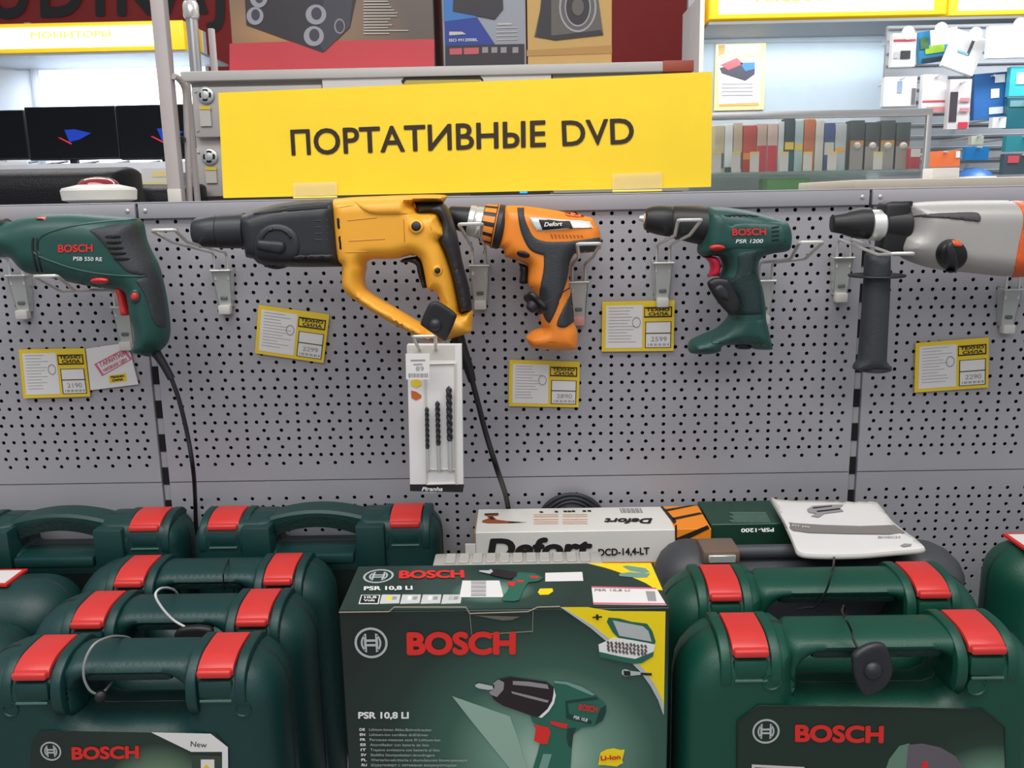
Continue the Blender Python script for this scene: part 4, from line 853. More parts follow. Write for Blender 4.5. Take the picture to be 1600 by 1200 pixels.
# ================================================================= cord loops and tags on the cases
Fh = Y(-.378)
def loop_px(name, L, r, m, parent=None, **kw): return MB().tube(spline([Y(y).W(u, v) for u, v, y in L], 8), r, 8).build(name, m, parent, **kw)
WCORD = mat('white_cord', (205, 205, 205), .35)
t = thing('security_tag', 'white cord loop with a small black knot on the handle of the nearest left case', 'security tag', tuple(Y(-.4).W(157, 1086)))
loop_px('cord_loop', [(152, 1085, -.418), (140, 1078, -.424), (131, 1058, -.428), (133, 1032, -.427), (146, 1008, -.42), (165, 997, -.40), (185, 994, -.37), (205, 999, -.342), (213, 1020, -.336), (190, 1045, -.36), (176, 1064, -.39), (165, 1078, -.41), (157, 1084, -.417)], .0013, mat('grey_cord', (150, 152, 150), .35), t)
MB().lathe(Y(-.42).W(157, 1088), (.5, -1, .2), [(-.005, .003), (-.004, .0055), (.003, .0055), (.005, .003)], 20).build('knot', BLACK, t)
t = thing('security_tag', 'white cord loop with a dark flat tag on the handle of the second left case', 'security tag', tuple(Y(-.28).W(300, 990)))
loop_px('cord_loop', [(290, 980, -.318), (270, 968, -.318), (252, 948, -.317), (243, 930, -.314), (250, 920, -.30), (264, 919, -.275), (276, 926, -.245), (285, 950, -.226), (292, 978, -.26), (292, 981, -.30)], .0014, WCORD, t)
tc = Y(-.319).W(300, 985); puff('tag_body', Fr(tuple(tc), (1, 0, .06), (0, 0, 1)), [(-.02, -.006), (-.014, .004), (.004, .006), (.021, .003), (.024, -.005), (.012, -.013), (-.01, -.014)], .005, .004, BLACK, t, px=False, s=.003)
t = loop_px('black_cord', [(351, 922, -.202), (349, 905, -.206), (350, 892, -.204), (355, 880, -.18), (358, 874, -.15), (362, 878, -.12), (366, 925, -.118)], .0009, BLACK, None, label='thin black cord around the handle of the third left case', cat='cord')
t = loop_px('black_cord', [(1245, 951, -.30), (1262, 949, -.305), (1275, 947, -.31), (1290, 925, -.314), (1297, 905, -.314), (1301, 890, -.306), (1303, 878, -.275), (1303, 872, -.235), (1298, 900, -.222)], .0012, BLACK, None, label='thin black cord around the handle of the second right case', cat='cord')
t = thing('security_tag', 'black diamond shaped security tag hanging from the nearest right case handle', 'security tag', tuple(Y(-.43).W(1360, 1085)))
G_ = Fr((.87, -.437, 0), (1, .12, 0), (0, 0, 1)); zc = lambda L: zz(1020, 760, 2.7276, L)
puff('plate', G_, zc([(848, 735), (855, 712), (880, 690), (920, 670), (960, 664), (990, 675), (1012, 730), (1018, 790), (985, 850), (935, 880), (905, 888), (880, 865), (855, 800)]), .005, .005, BLACK2, t, s=.003)
MB().lathe(G_.W(1360, 1044, .004), G_.n, [(0, .0095), (.003, .009), (.006, .006), (.0075, .002)], 24).build('dome', BLACK2, t)
loop_px('cord_loop', [(1340, 1012, -.43), (1334, 1000, -.425), (1330, 985, -.42), (1322, 968, -.423), (1316, 957, -.405), (1317, 950, -.37), (1320, 950, -.335), (1328, 1000, -.352), (1334, 1010, -.36), (1340, 1012, -.428)], .0012, BLACK, t)
# ================================================================= the big printed drill box
xl, xr, yf, yb, zt = .337, .6665, -.42, -.31, .9945
BX = thing('drill_box', 'dark green printed carton of a cordless drill, standing front and centre', 'box', ((xl + xr) / 2, (yf + yb) / 2, SHELF_Z))
Fb = Y(yf); Ft = Z(zt)
cen = LOC['drill_box'] if 'drill_box' in LOC else LOC[BX.name]
pf = grad_mat('carton_print', [(0, (27, 35, 33)), (.3, (32, 52, 47)), (.55, (54, 90, 78)), (.8, (112, 148, 132)), (1, (172, 196, 180))], tuple(np.array(Fb.W(860, 1185)) - LOC[BX.name]), (.24, .16, .23))
cb = MB().box((xl, yf, SHELF_Z), (xr, yb, zt), .0008, 1).build('carton', pf, BX, 0)
topm = grad_mat('carton_top_print', [(0, (30, 52, 46)), (.5, (36, 66, 58)), (1, (130, 168, 150))], tuple(np.array(Ft.W(770, 925)) - LOC[BX.name]), (.09, .06, .05))
polys('lid', Ft, [[(xl, yf + .0005), (xr, yf + .0005), (xr, yb), (xl, yb)]], topm, BX, .0012, px=False, t=.0012)
CE = mat('bare_cardboard_edge', (150, 140, 118), .8)
m = MB()
for a, b in (((530, 956), (608, 955)), ((608, 955), (616, 948)), ((616, 948), (728, 948)), ((728, 948), (734, 958)), ((734, 958), (825, 955)), ((825, 955), (840, 948)), ((840, 948), (875, 947))): m.tube([Fb.W(*a, .001), Fb.W(*b, .001)], .0006, 6)
m.tube([Fb.W(734, 958, .0006), Fb.W(737, 990, .0006)], .0003, 5); m.tube([Fb.W(737, 992, .0006), Fb.W(832, 986, .0006)], .0003, 5); m.tube([Fb.W(833, 950, .0006), Fb.W(832, 988, .0006)], .0003, 5)
m.build('worn_edges', CE, BX)
polys('torn_tape', Fb, [[(742, 961), (812, 963), (800, 968), (786, 969), (768, 966)]], mat('brown_tape', (98, 96, 84), .5), BX, .0008)
# front prints
zf_ = lambda L: zz(520, 860, 2.963, L); z7 = lambda L: zz(700, 1020, 4.444, L); zt_ = lambda L: zz(720, 880, 4.848, L)
yp = polys('yellow_corner', Fb, [zf_([(1055, 262), (1180, 262), (1290, 280), (1540, 282), (1532, 745), (1515, 690), (1480, 620), (1430, 550), (1360, 480), (1290, 425), (1200, 350)])], YELC, BX, .0007)
polys('silver_line', Fb, [zf_([(1055, 262), (1066, 262), (1205, 346), (1296, 420), (1366, 474), (1436, 544), (1488, 614), (1525, 690), (1533, 745), (1530, 760), (1505, 690), (1470, 625), (1422, 558), (1352, 488), (1282, 432), (1192, 356)])], SILI, BX, .0011)
text('plus_sign', '+', Fb, (926, 970), (941, 969), 12, BLKI, yp, .03, h=.0014)
emblem(Fb, Fb.px((580, 1004)), .0167, SILI, BX, .0009)
text('brand_lettering', 'BOSCH', Fb, (636, 1023), (806, 1022), 36, REDI, BX, .05, h=.001, label='large red lettering')
text('model_lettering', 'PSR 10,8 LI', Fb, (560, 1122), (639, 1122), 10.5, WHI, BX, .04, h=.001, label='white lettering')
for i, (a, b) in enumerate((('DE', 'Lithium-Ionen Akku-Bohrschrauber'), ('EN', 'Lithium-ion cordless drill/driver'), ('FR', 'Perceuse-visseuse sans fil Lithium-Ion'), ('ES', 'Atornillador con batería de litio'), ('IT', 'Trapano avvitatore con batteria al litio'), ('SV', 'Sladdlös litiumjonbatteri skruvdragare'), ('PL', 'Wiertarko-wkrętarka z akumulatorem litowo-jonowym'), ('RU', 'Шуруповерт с литиевым аккумулятором'))):
    y0 = 1141 + i * 7.9; x_ = 562 + i * .45; wd = (98, 92, 110, 92, 108, 100, 150, 133)[i]
    text('language_line', a, Fb, (x_, y0), (x_ + 8.5, y0), 4.2, WHI, BX, .03, h=.001); text('language_line', b, Fb, (x_ + 15, y0), (x_ + 15 + wd, y0 + .6), 4.0, SILI, BX, .0, h=.001)
P_ = lambda n, L, m, h: polys(n, Fb, [z7(q) for q in L], m, BX, h)
PG = mat('print_green', (38, 98, 82), .4); PGD = mat('print_dark_green', (22, 58, 50), .4); PGL = mat('print_light_green', (112, 152, 138), .4); PBK = mat('print_black', (36, 26, 32), .35); PGY = mat('print_grey', (140, 136, 140), .35)
P_('printed_light_beam', [[(30, 300), (430, 440), (475, 560), (550, 800), (430, 800), (170, 480)]], mat('print_pale', (140, 170, 154), .4), .0007)
P_('printed_drill', [[(735, 190), (830, 200), (930, 235), (1030, 295), (1090, 350), (1100, 400), (1075, 465), (1020, 505), (930, 515), (870, 560), (860, 650), (850, 800), (590, 800), (620, 700), (640, 620), (640, 500), (590, 480), (570, 430), (640, 440), (720, 370), (745, 290)]], PG, .0011)
P_('printed_drill_shade', [[(815, 330), (1030, 300), (1040, 318), (830, 345), (840, 420), (1000, 470), (990, 490), (820, 450)], [(830, 520), (890, 515), (868, 570), (858, 655), (835, 640), (822, 580)], [(1060, 380), (1098, 360), (1095, 410), (1068, 470), (1020, 490), (1040, 430)]], PGD, .0014)
P_('printed_drill_highlight', [[(735, 190), (830, 200), (930, 232), (1020, 285), (1000, 292), (900, 250), (820, 215), (740, 205)], [(660, 700), (720, 700), (690, 800), (630, 800)]], PGL, .0014)
P_('printed_chuck', [[(350, 180), (430, 162), (560, 180), (680, 195), (735, 235), (745, 300), (720, 370), (640, 440), (590, 435), (480, 395), (380, 360), (320, 320), (300, 285), (320, 215)]], PBK, .0016)
P_('printed_chuck_shine', [[(450, 190), (560, 195), (690, 215), (700, 245), (560, 225), (450, 215)], [(440, 262), (560, 290), (700, 325), (690, 340), (550, 305), (445, 275)], [(350, 180), (390, 200), (385, 250), (340, 300), (300, 285), (285, 265), (315, 250), (325, 225), (315, 205)]], PGY, .0019)
P_('printed_bit', [[(190, 215), (215, 205), (310, 225), (315, 248), (280, 250), (215, 240), (192, 228)]], SILI, .0021)
P_('printed_ring', [[(735, 235), (748, 290), (735, 345), (700, 400), (650, 445), (630, 440), (690, 385), (722, 330), (732, 280)]], WHI, .0019)
P_('printed_trigger', [[(590, 490), (700, 515), (712, 545), (690, 625), (655, 628), (597, 605), (612, 520)], [(710, 468), (828, 490), (825, 518), (790, 515), (716, 490)]], REDI, .0017)
text('printed_lettering', 'BOSCH', Fb, *z7([(905, 388), (1032, 406)]), 9.5, REDI, BX, .04, h=.0022); text('printed_lettering', 'PSR 10,8', Fb, *z7([(870, 448), (965, 470)]), 5, WHI, BX, .02, h=.0022)
P_('battery_badge', [[(1058, 690), (1100, 668), (1150, 660), (1200, 672), (1225, 668), (1222, 690), (1208, 740), (1215, 760), (1170, 785), (1120, 780), (1085, 775), (1042, 775), (1048, 745), (1052, 715)]], YELC, .0011)
text('badge_lettering', 'Li-Ion', Fb, *z7([(1060, 742), (1198, 732)]), 7.5, REDI, BX, .035, h=.0016)
Q_ = lambda n, L, m, h: polys(n, Fb, [zt_(q) for q in L], m, BX, h)
Q_('printed_bit_set', [[(1120, 408), (1200, 415), (1290, 440), (1410, 455), (1450, 510), (1475, 590), (1465, 615), (1420, 600), (1300, 580), (1190, 560), (1150, 520), (1105, 440)]], PG, .0011)
Q_('printed_set_inside', [[(1150, 430), (1380, 475), (1420, 510), (1445, 590), (1310, 565), (1200, 545)]], SILI, .0014)
Q_('printed_set_tray', [[(1042, 612), (1160, 560), (1300, 580), (1470, 612), (1462, 660), (1380, 725), (1300, 730), (1050, 690)]], WHI, .0013)
Q_('printed_set_base', [[(1045, 665), (1200, 700), (1320, 720), (1460, 665), (1455, 700), (1370, 752), (1300, 758), (1048, 705)]], PG, .0015)
random.seed(3)
Q_('printed_bits', [[(x, y), (x + 14, y - 8), (x + 26, y + 16), (x + 12, y + 24)] for x, y in [(1100 + 28 * i + random.random() * 8, 585 + 7 * j + i * 3.2 + random.random() * 6) for i in range(11) for j in (0, 4, 8)]], mat('print_bit_grey', (96, 84, 84)), .0017)
Q_('printed_adapter', [[(1220, 805), (1250, 798), (1285, 812), (1360, 820), (1362, 840), (1285, 848), (1240, 852), (1218, 835)]], SILI, .0013); Q_('printed_adapter_dark', [[(1232, 810), (1282, 812), (1284, 846), (1236, 846)], [(1362, 824), (1445, 828), (1445, 846), (1362, 840)]], BLKI, .0016)
# top prints
za = lambda L: zz(540, 880, 6.154, L)
U_ = lambda n, L, m, h, f_=None: polys(n, Ft, [(f_ or za)(q) for q in L], m, BX, h)
ce = Ft.px((591.5, 902)); emblem(Ft, ce, .0165, SILI, BX, .0016, ry=.018)
text('top_lettering', 'BOSCH', Ft, (623, 906.5), (726, 905.5), 12.5, REDI, BX, .05, h=.0018, label='red lettering on the lid')
text('top_lettering', 'PSR 10,8 LI', Ft, (568.5, 925), (645, 924), 6.3, WHI, BX, .04, h=.0018)
U_('icon_frame', [[(150, 318), (335, 318), (318, 405), (125, 405)]], WHI, .0016); U_('icon_fill', [[(158, 325), (322, 325), (308, 398), (138, 398)]], mat('dark_label', (18, 26, 24)), .0019)
text('icon_lettering', '10,8', Ft, *za([(180, 358), (300, 356)]), 3.6, WHI, BX, .04, h=.0021); text('icon_lettering', 'Volt', Ft, *za([(172, 386), (285, 386)]), 3.6, WHI, BX, .04, h=.0021)
for i in range(4):
    x = 345 + 197 * i; U_('icon_tile', [[(x + 5, 315), (x + 184, 315), (x + 170, 398), (x - 18, 403)]], mat('print_tile', (196, 200, 196)), .0016)
    U_('icon_picture', [[(x + 60, 330), (x + 95, 330), (x + 90, 368), (x + 50, 368)]], (YELC, WHI, WHI, SILI)[i], .0019)
    U_('icon_picture', [[(x + 110, 335), (x + 150, 335), (x + 140, 365), (x + 100, 365)]], GREYI, .0019)
U_('barcode_sticker', [[(1125, 185), (1480, 185), (1520, 345), (1095, 345)]], PAPER, .0022)
U_('barcode', [[(1210, 190 + i * 13), (1352, 190 + i * 13), (1350, 190 + i * 13 + (5, 8, 4)[i % 3]), (1205, 190 + i * 13 + (5, 8, 4)[i % 3])] for i in range(12)], GREYI, .0026)
T2_ = lambda n, L, m, h: U_(n, L, m, h, zt_)
T2_('yellow_corner', [[(960, 10), (1440, 8), (1530, 215), (1480, 210), (1400, 160), (1250, 95), (1100, 45)]], YELC, .0016)
T2_('printed_bit_set', [[(1225, 35), (1260, 30), (1400, 50), (1430, 80), (1380, 85), (1280, 68)], [(1200, 90), (1280, 80), (1435, 90), (1410, 120), (1340, 122), (1200, 108)]], PGL, .0019)
T2_('price_sticker', [[(640, 85), (920, 78), (928, 145), (640, 150)]], PAPER, .0019)
T2_('shop_sticker', [[(990, 190), (1480, 200), (1558, 330), (1005, 325)]], PAPER, .0019); T2_('sticker_line', [[(990, 190), (1480, 200), (1485, 210), (992, 200)], [(1003, 312), (1550, 318), (1556, 328), (1005, 325)]], PINKI, .0022)
T2_('barcode', [[(1400, 226), (1470, 228), (1482, 302), (1418, 300)]], GREYI, .0022)
text('sticker_lettering', 'PSR 10,8 LI', Ft, *zt_([(1012, 226), (1280, 228)]), 3.2, GREYI, BX, .02, h=.0023)
T2_('printed_drill', [[(430, 85), (560, 90), (625, 125), (590, 150), (510, 160), (480, 210), (440, 295), (400, 303), (320, 300), (310, 280), (350, 230), (380, 160), (400, 130)]], PG, .0024)
T2_('printed_chuck', [[(215, 65), (280, 62), (430, 85), (420, 120), (370, 135), (250, 110), (200, 90)]], PBK, .0026); T2_('printed_trigger', [[(360, 155), (415, 160), (408, 190), (360, 185)], [(420, 143), (475, 148), (478, 162), (425, 158)], [(520, 112), (590, 118), (588, 132), (525, 126)]], REDI, .0027)
T2_('printed_bit', [[(140, 72), (210, 72), (230, 62), (245, 80), (220, 98), (140, 80)]], SILI, .0028)
T2_('battery_badge', [[(600, 205), (695, 203), (700, 225), (665, 250), (600, 252), (583, 232)]], YELC, .0019)
# ================================================================= white and orange carton
A = Y(-.1).W(722, 832); B = Y(-.1).W(1111, 822); zt = .958
xl, xr = Z(zt).W(743, 829)[0], Z(zt).W(1108, 822)[0]; yf, yb = -.112, -.02
DB = thing('drill_box', 'white and orange carton with black stripes standing against the panel behind the large dark carton', 'box', ((xl + xr) / 2, (yf + yb) / 2, SHELF_Z))
xo = Y(yf).W(1054, 850)[0]
MB().box((xl, yf, SHELF_Z), (xr, yb, zt), .001, 1).build('carton', mat('white_carton', (222, 220, 214), .45), DB, 0)
MB().box((xo, yf - .0006, SHELF_Z), (xr + .0006, yb - .001, zt + .0006), .0005, 1).build('orange_end', mat('orange_ink', (242, 140, 24), .45), DB, 0)
V = [(xl, yf, zt), (xl - .016, yf - .004, zt - .006), (xl - .016, yf - .004, SHELF_Z + .1), (xl, yf, SHELF_Z + .1), (xl, yb, zt), (xl - .012, yb + .004, zt - .004), (xl - .012, yb + .004, SHELF_Z + .1), (xl, yb, SHELF_Z + .1)]
MB().box((xl - .014, yf - .001, SHELF_Z + .05), (xl - .0002, yf + .001, zt - .016), .0003, 1).build('front_flap', mat('white_carton', (222, 220, 214)), DB, 0)
MB().box((xl - .002, yf + .002, SHELF_Z + .05), (xl - .0003, yb - .002, zt - .002), .0002, 1).build('cardboard_inside', mat('brown_cardboard', (160, 122, 62), .7), DB, 0)
Ff, Fu = Y(yf), Z(zt); vb_ = 793.5; zw0 = lambda L: zz(660, 740, 3.2, L)
def zw(L):
    q = zw0(L); return [((p[0] + (826 - p[1]) * .0, 826 - (826 - p[1]) * .80) if p[1] < 826 else p[:2]) for p in q]
polys('black_stripes', Fu, [zw(q) for q in ([(1212, 160), (1335, 134), (1370, 132), (1225, 170)], [(1250, 212), (1385, 178), (1405, 186), (1255, 226)], [(1190, 140), (1202, 140), (1270, 232), (1262, 250), (1255, 246)])], BLKI, DB, .0012)
polys('black_stripes', Ff, [zw(q) for q in ([(1262, 250), (1272, 250), (1272, 350), (1264, 350)], [(1272, 320), (1425, 252), (1436, 272), (1278, 350), (1272, 350)])], BLKI, DB, .0012)
text('brand_lettering', 'Defort', Ff, *zw0([(322, 432), (850, 424)]), 34, BLKI, DB, .045, .15, h=.001, label='black lettering'); text('model_lettering', 'DCD-14,4-LT', Ff, *zw([(880, 410), (1135, 402)]), 11, BLKI, DB, .03, h=.001)
polys('orange_strip', Ff, [zw([(800, 442), (1260, 438), (1262, 460), (800, 462)])], mat('orange_ink', (242, 140, 24)), DB, .0008)
text('upside_down_lettering', 'Defort', Fu, *zw([(1150, 214), (910, 214)]), 8, BLKI, DB, .04, .2, h=.001)
polys('printed_barcode', Fu, [zw([(985 + 11 * i, 150), (990 + 11 * i + 3 * (i % 2), 150), (1000 + 11 * i + 3 * (i % 2), 178), (994 + 11 * i, 178)]) for i in range(10)], GREYI, DB, .001)
polys('printed_text_lines', Fu, [zw([(x, y), (x + 120, y - 2), (x + 128, y + 3), (x + 4, y + 5)]) for x in (555, 700) for y in (188, 200, 218, 232, 244)], mat('pale_orange_ink', (222, 190, 170)), DB, .001)
polys('printed_symbols', Fu, [zw([(x, y), (x + 16, y), (x + 20, y + 8), (x + 3, y + 8)]) for x, y in ((585, 170), (660, 168), (705, 166), (725, 166), (745, 165), (800, 164), (825, 163))], BLKI, DB, .001)
polys('printed_drill', Fu, [zw([(310, 186), (380, 183), (378, 196), (350, 198), (370, 222), (460, 238), (458, 243), (330, 244), (298, 238), (300, 228), (330, 215), (325, 198), (312, 196)])], mat('print_rust', (150, 74, 30)), DB, .001)
polys('printed_drill_dark', Fu, [zw([(310, 186), (380, 183), (380, 190), (312, 193)]), zw([(335, 205), (350, 205), (362, 225), (340, 222)]), zw([(430, 234), (520, 241), (430, 243)])], BLKI, DB, .0014)
# ================================================================= green carton, booklet, clear case, cable coil
xl, xr = LOC[DB.name][0] * 2 - xl + .0 if False else xr + .003, Z(.96).W(1300, 838)[0]
PB = thing('drill_box', 'dark green carton with upside down white writing, under the white booklet', 'box', ((xl + xr) / 2, -.055, SHELF_Z))
MB().box((xl, -.1, SHELF_Z), (xr, -.006, .96), .001, 1).build('carton', mat('green_carton', (22, 62, 46), .4), PB, 0); Fu = Z(.96)
text('upside_down_lettering', 'PSR-1200', Fu, (1209, 826), (1158, 827), 6, WHI, PB, .03, .0, h=.001)
polys('fine_print', Fu, [[(1140 + (i % 3) * 3, 801 + 2.1 * i), (1196 + i * 1.1, 801 + 2.1 * i), (1197 + i * 1.1, 802 + 2.1 * i), (1140 + (i % 3) * 3, 802 + 2.1 * i)] for i in range(8)], mat('print_pale_green', (96, 128, 112)), PB, .0008)
Fk = Fr((0, 0, .974), (1, 0, 0), (0, 1, .03)); zk = lambda L: zz(1120, 620, 3.3333, L)
def bk(Q, h, d): return h + 0
BK = thing('booklet', 'worn white instruction booklet with a grey band, lying on the cartons at right', 'booklet', tuple(Fk.W(1320, 830)))
cover = [(278, 528, 1), (340, 545), (560, 552), (833, 553, 1), (880, 610), (930, 672), (985, 716), (1040, 755), (1088, 798, 1), (1060, 808), (900, 822), (760, 834), (600, 838), (460, 832), (412, 815, 1), (385, 745), (352, 672), (320, 600)]
pg = puff('pages', Fk, zk(cover), .0035, .003, PAPER2, BK, s=.008)
cv = overlay('cover', Fk, zk([(p[0] + (3 if p[0] < 700 else -3), p[1] + (3 if p[1] < 640 else -12)) + tuple(p[2:]) for p in cover]), pg, .0012, .001, PAPER, BK, s=.008)
B2 = [pg, cv]
polys('grey_band', Fk, [zk([(338, 652), (400, 662), (560, 672), (750, 678), (925, 672), (980, 712), (900, 720), (700, 718), (480, 712), (400, 702), (362, 690)])], mat('grey_band', (128, 122, 118)), cv, .0014, B2)
polys('printed_sketch', Fk, [zk([(470, 590), (500, 572), (600, 566), (660, 566), (640, 582), (660, 600), (560, 612), (530, 632), (490, 625), (520, 612), (478, 606)])], mat('grey_ink', (150, 146, 148)), cv, .0014, B2)
polys('printed_sketch_lines', Fk, [zk([(500, 582), (600, 572), (600, 576), (502, 588)]), zk([(520, 600), (640, 586), (642, 592), (524, 606)])], BLKI, cv, .0018, B2)
text('band_lettering', 'PST 650', Fk, *zk([(392, 680), (482, 690)]), 2.6, PAPER, cv, .01, h=.0018, base=B2); text('cover_lettering', 'BOSCH', Fk, *zk([(840, 740), (955, 740)]), 2.6, GREYI, cv, .02, h=.0016, base=B2)
polys('small_logo', Fk, [zk([(955, 780), (975, 770), (1015, 772), (1010, 780), (975, 786)])], GREYI, cv, .0016, B2)
zt = .9925; x0, x1 = Z(zt).W(676, 880)[0], Z(zt).W(943, 880)[0]
CC = thing('clear_case', 'clear plastic storage case with ribbed lid, between the dark carton and the white carton', 'case', ((x0 + x1) / 2, -.28, SHELF_Z))
CLR = mat('clear_case_plastic', (196, 194, 188), .25, 0, .2, 100, alpha=.62)
MB().box((x0, -.304, SHELF_Z), (x1, -.266, zt), .003, 2).build('case_body', CLR, CC)
for i in range(11):
    x = x0 + .012 + (x1 - x0 - .024) * (i + .5) / 11
    MB().box((x - .006, -.298, zt - .0005), (x + .006, -.272, zt + .002), .001, 1).build('lid_rib', CLR, CC)
m = MB()
for k in range(3):
    c = Y(-.012).W(893, 812); rx = .048 - .0075 * k; rz = .044 - .0055 * k
    m.tube([(c[0] + rx * math.cos(t), -.011 + .0004 * math.sin(2 * t), c[2] - .006 + rz * math.sin(t)) for t in np.linspace(0, 2 * math.pi, 40)], .003, 10)
m.build('power_cable', BLACK2, None, label='coiled dark power cable standing behind the white and orange carton', cat='cable')
# ================================================================= on the gondola top: yellow sign, alarm beacon
zb_ = 1.4005
pl_ = Y(.088).W(349, 310); pr_ = Y(.012).W(1110, 293); pl_[2] = pr_[2] = zb_ + .0015
ex = (pr_ - pl_) / np.linalg.norm(pr_ - pl_); Fs = Fr(pl_, ex, (0, 0, 1))
SG = thing('hanging_sign', 'yellow cardboard sign reading ПОРТАТИВНЫЕ DVD, standing on top of the shelving', 'sign', tuple((pl_ + pr_) / 2))
tl, tr_, br, bl = [Fs.px(p) for p in ((341, 145), (1113.5, 112), (1111, 292), (349, 309.5))]
m = MB(); V = [Fs.w(a[0], max(a[1], .0), 0) for a in (bl, br, tr_, tl)] + [Fs.w(a[0], max(a[1], 0), -.003) for a in (bl, br, tr_, tl)]
m.add(V, [[0, 1, 2, 3], [7, 6, 5, 4], [0, 4, 5, 1], [1, 5, 6, 2], [2, 6, 7, 3], [3, 7, 4, 0]]).build('board', mat('yellow_sign_board', (250, 214, 40), .45), SG, 0)
text('sign_lettering', 'ПОРТАТИВНЫЕ', Fs, (456, 243), (853, 229.5), 41, BRNI, SG, .015, h=.0009, label='dark brown lettering'); text('sign_lettering', 'DVD', Fs, (879, 228.5), (991, 224.5), 40, BRNI, SG, .015, h=.0009, label='dark brown lettering')
for q in ([(460, 286), (528, 284), (528, 305), (460, 307)], [(957, 272), (1034, 269), (1034, 294), (957, 297)]):
    c4 = [Fs.px(p) for p in q]; V = [Fs.w(a[0], max(a[1], 0), .003) for a in c4] + [Fs.w(a[0], max(a[1], 0), .0045) for a in c4]
    o = MB().add(V, [[0, 1, 2, 3], [7, 6, 5, 4], [0, 4, 5, 1], [1, 5, 6, 2], [2, 6, 7, 3], [3, 7, 4, 0]]).build('clear_clip', mat('clip_plastic', (240, 232, 190), .2, alpha=.28), SG, 0)
    a, b = c4[3], c4[2]; MB().tube([Fs.w(a[0], .001, .004), Fs.w(b[0], .001, .004)], .0016, 6).build('clip_foot', mat('pale_yellow_plastic', (250, 226, 90)), SG)
c = Y(.05).W(157, 318); bz = zb_ + .0005
AL = thing('alarm_beacon', 'round white alarm beacon with a red dome on the shelving top at left', 'alarm', (c[0], .05, bz))
MB().lathe((c[0], .05, bz), (0, 0, 1), [(0, .04), (.002, .042), (.004, .049), (.017, .0505), (.0205, .048), (.0245, .03), (.025, .029)], 48).build('base', WHITEP, AL)
MB().lathe((c[0], .05, bz + .024), (0, 0, 1), [(0, .028), (.004, .0265), (.008, .0215), (.0105, .014), (.0118, .005), (.012, .001)], 40).build('dome', mat('dark_red_lens', (130, 26, 34), .12, coat=.6), AL)
# ================================================================= helpers for far things
def px_box(name, u0, u1, v0, v1, yf, dep, m, label=None, cat=None, parent=None, bev=0.0, group=None, T=None, **kw):
    """a box whose front face spans the given photo rectangle at distance yf"""
    F = Y(yf); vm = (v0 + v1) / 2; um = (u0 + u1) / 2; x0, x1 = F.px((u0, vm))[0], F.px((u1, vm))[0]; z1, z0 = F.px((um, v0))[1], F.px((um, v1))[1]
    return MB().box((x0, yf, z0), (x1, yf + dep, z1), bev).build(name, m, parent, 30, **({'label': label, 'cat': cat, 'group': group} if parent is None else {}))
def on(o, name, yf, L, m, h=.002): return polys(name, Y(yf), L, m, o, h, t=.0015)
# ================================================================= locker cabinet and boxes on it
YC = .9; Fc_ = Y(YC); xl, xr = Fc_.px((292, 210))[0], Fc_.px((1082, 100))[0]; zt = Fc_.px((690, 104))[1]
LK = thing('locker_cabinet', 'light grey locker cabinet behind the yellow sign, with round locks and small tags', 'cabinet', ((xl + xr) / 2, YC + .25, 0))
CAB = mat('cabinet_paint', (188, 182, 178), .5); CABD = mat('cabinet_shadow_gap', (96, 92, 90), .7)
MB().box((xl + .012, YC + .02, 0), (xr - .012, YC + .5, zt - .02), .003).build('body', CAB, LK)
MB().box((xl, YC - .01, zt - .022), (xr, YC + .52, zt), .003).build('top_board', mat('cabinet_top', (200, 196, 192), .45), LK)
MB().box((Fc_.px((1035, 90))[0], YC - .0125, zt - .023), (xr + .001, YC + .1, zt + .001), .001).build('brown_edging', mat('red_brown_edging', (164, 74, 50), .5), LK)
for v0, v1 in ((134, 213), (230, 306)):
    d = px_box('door', 301, 505, v0, v1, YC - .004, .022, CAB, parent=LK, bev=.004); z0 = Fc_.px((400, v0))[1]
px_box('white_front', 508, 862, 106, 300, YC - .002, .02, mat('white_laminate', (222, 218, 214), .5), parent=LK)
px_box('recess_panel', 864, 1078, 100, 300, YC + .006, .012, mat('grey_laminate', (168, 164, 150), .5), parent=LK)
Fd = Y(YC - .006)
for (u, v) in ((322, 149), (328, 245)):
    lk = MB().lathe(Fd.W(u, v), (0, -1, 0), [(0, .019), (.004, .019), (.006, .0165), (.006, .010), (.009, .009), (.010, .004)], 28).build('lock', ZINC, LK)
    polys('lock_slots', Fd, [[(u + r_ * math.cos(math.radians(q_ + a_)), v + r_ * math.sin(math.radians(q_ + a_))) for r_, a_ in ((6, 0), (6, 28), (6, 56), (9.5, 56), (9.5, 28), (9.5, 0))] for q_ in (-28, 62, 152, 242)], DARK, lk, .0072)
for q in ((312, 329, 166, 197), (321, 338, 261, 286)):
    tg = px_box('number_tag', q[0], q[1], q[2], q[3], YC - .01, .004, PAPER2, parent=LK); polys('tag_stripe', Y(YC - .011), [[(q[0], q[2]), (q[1], q[2]), (q[1], q[2] + 5), (q[0], q[2] + 5)]], YELI, tg, .001)
for u, v in ((305, 143), (309, 204), (310, 238), (316, 298)): MB().lathe(Fd.W(u, v), (0, -1, 0), [(0, .0035), (.002, .002)], 12).build('rivet', ZINC, LK)
polys('black_frame', Fc_, [[(627, 127), (632, 121), (750, 119), (755, 124), (755, 128), (750, 124), (635, 125), (630, 132)]], BLKI, LK, .004); polys('yellow_plate', Fc_, [[(632, 126), (750, 124), (750, 150), (630, 150)]], mat('mustard_card', (196, 176, 80)), LK, .003)
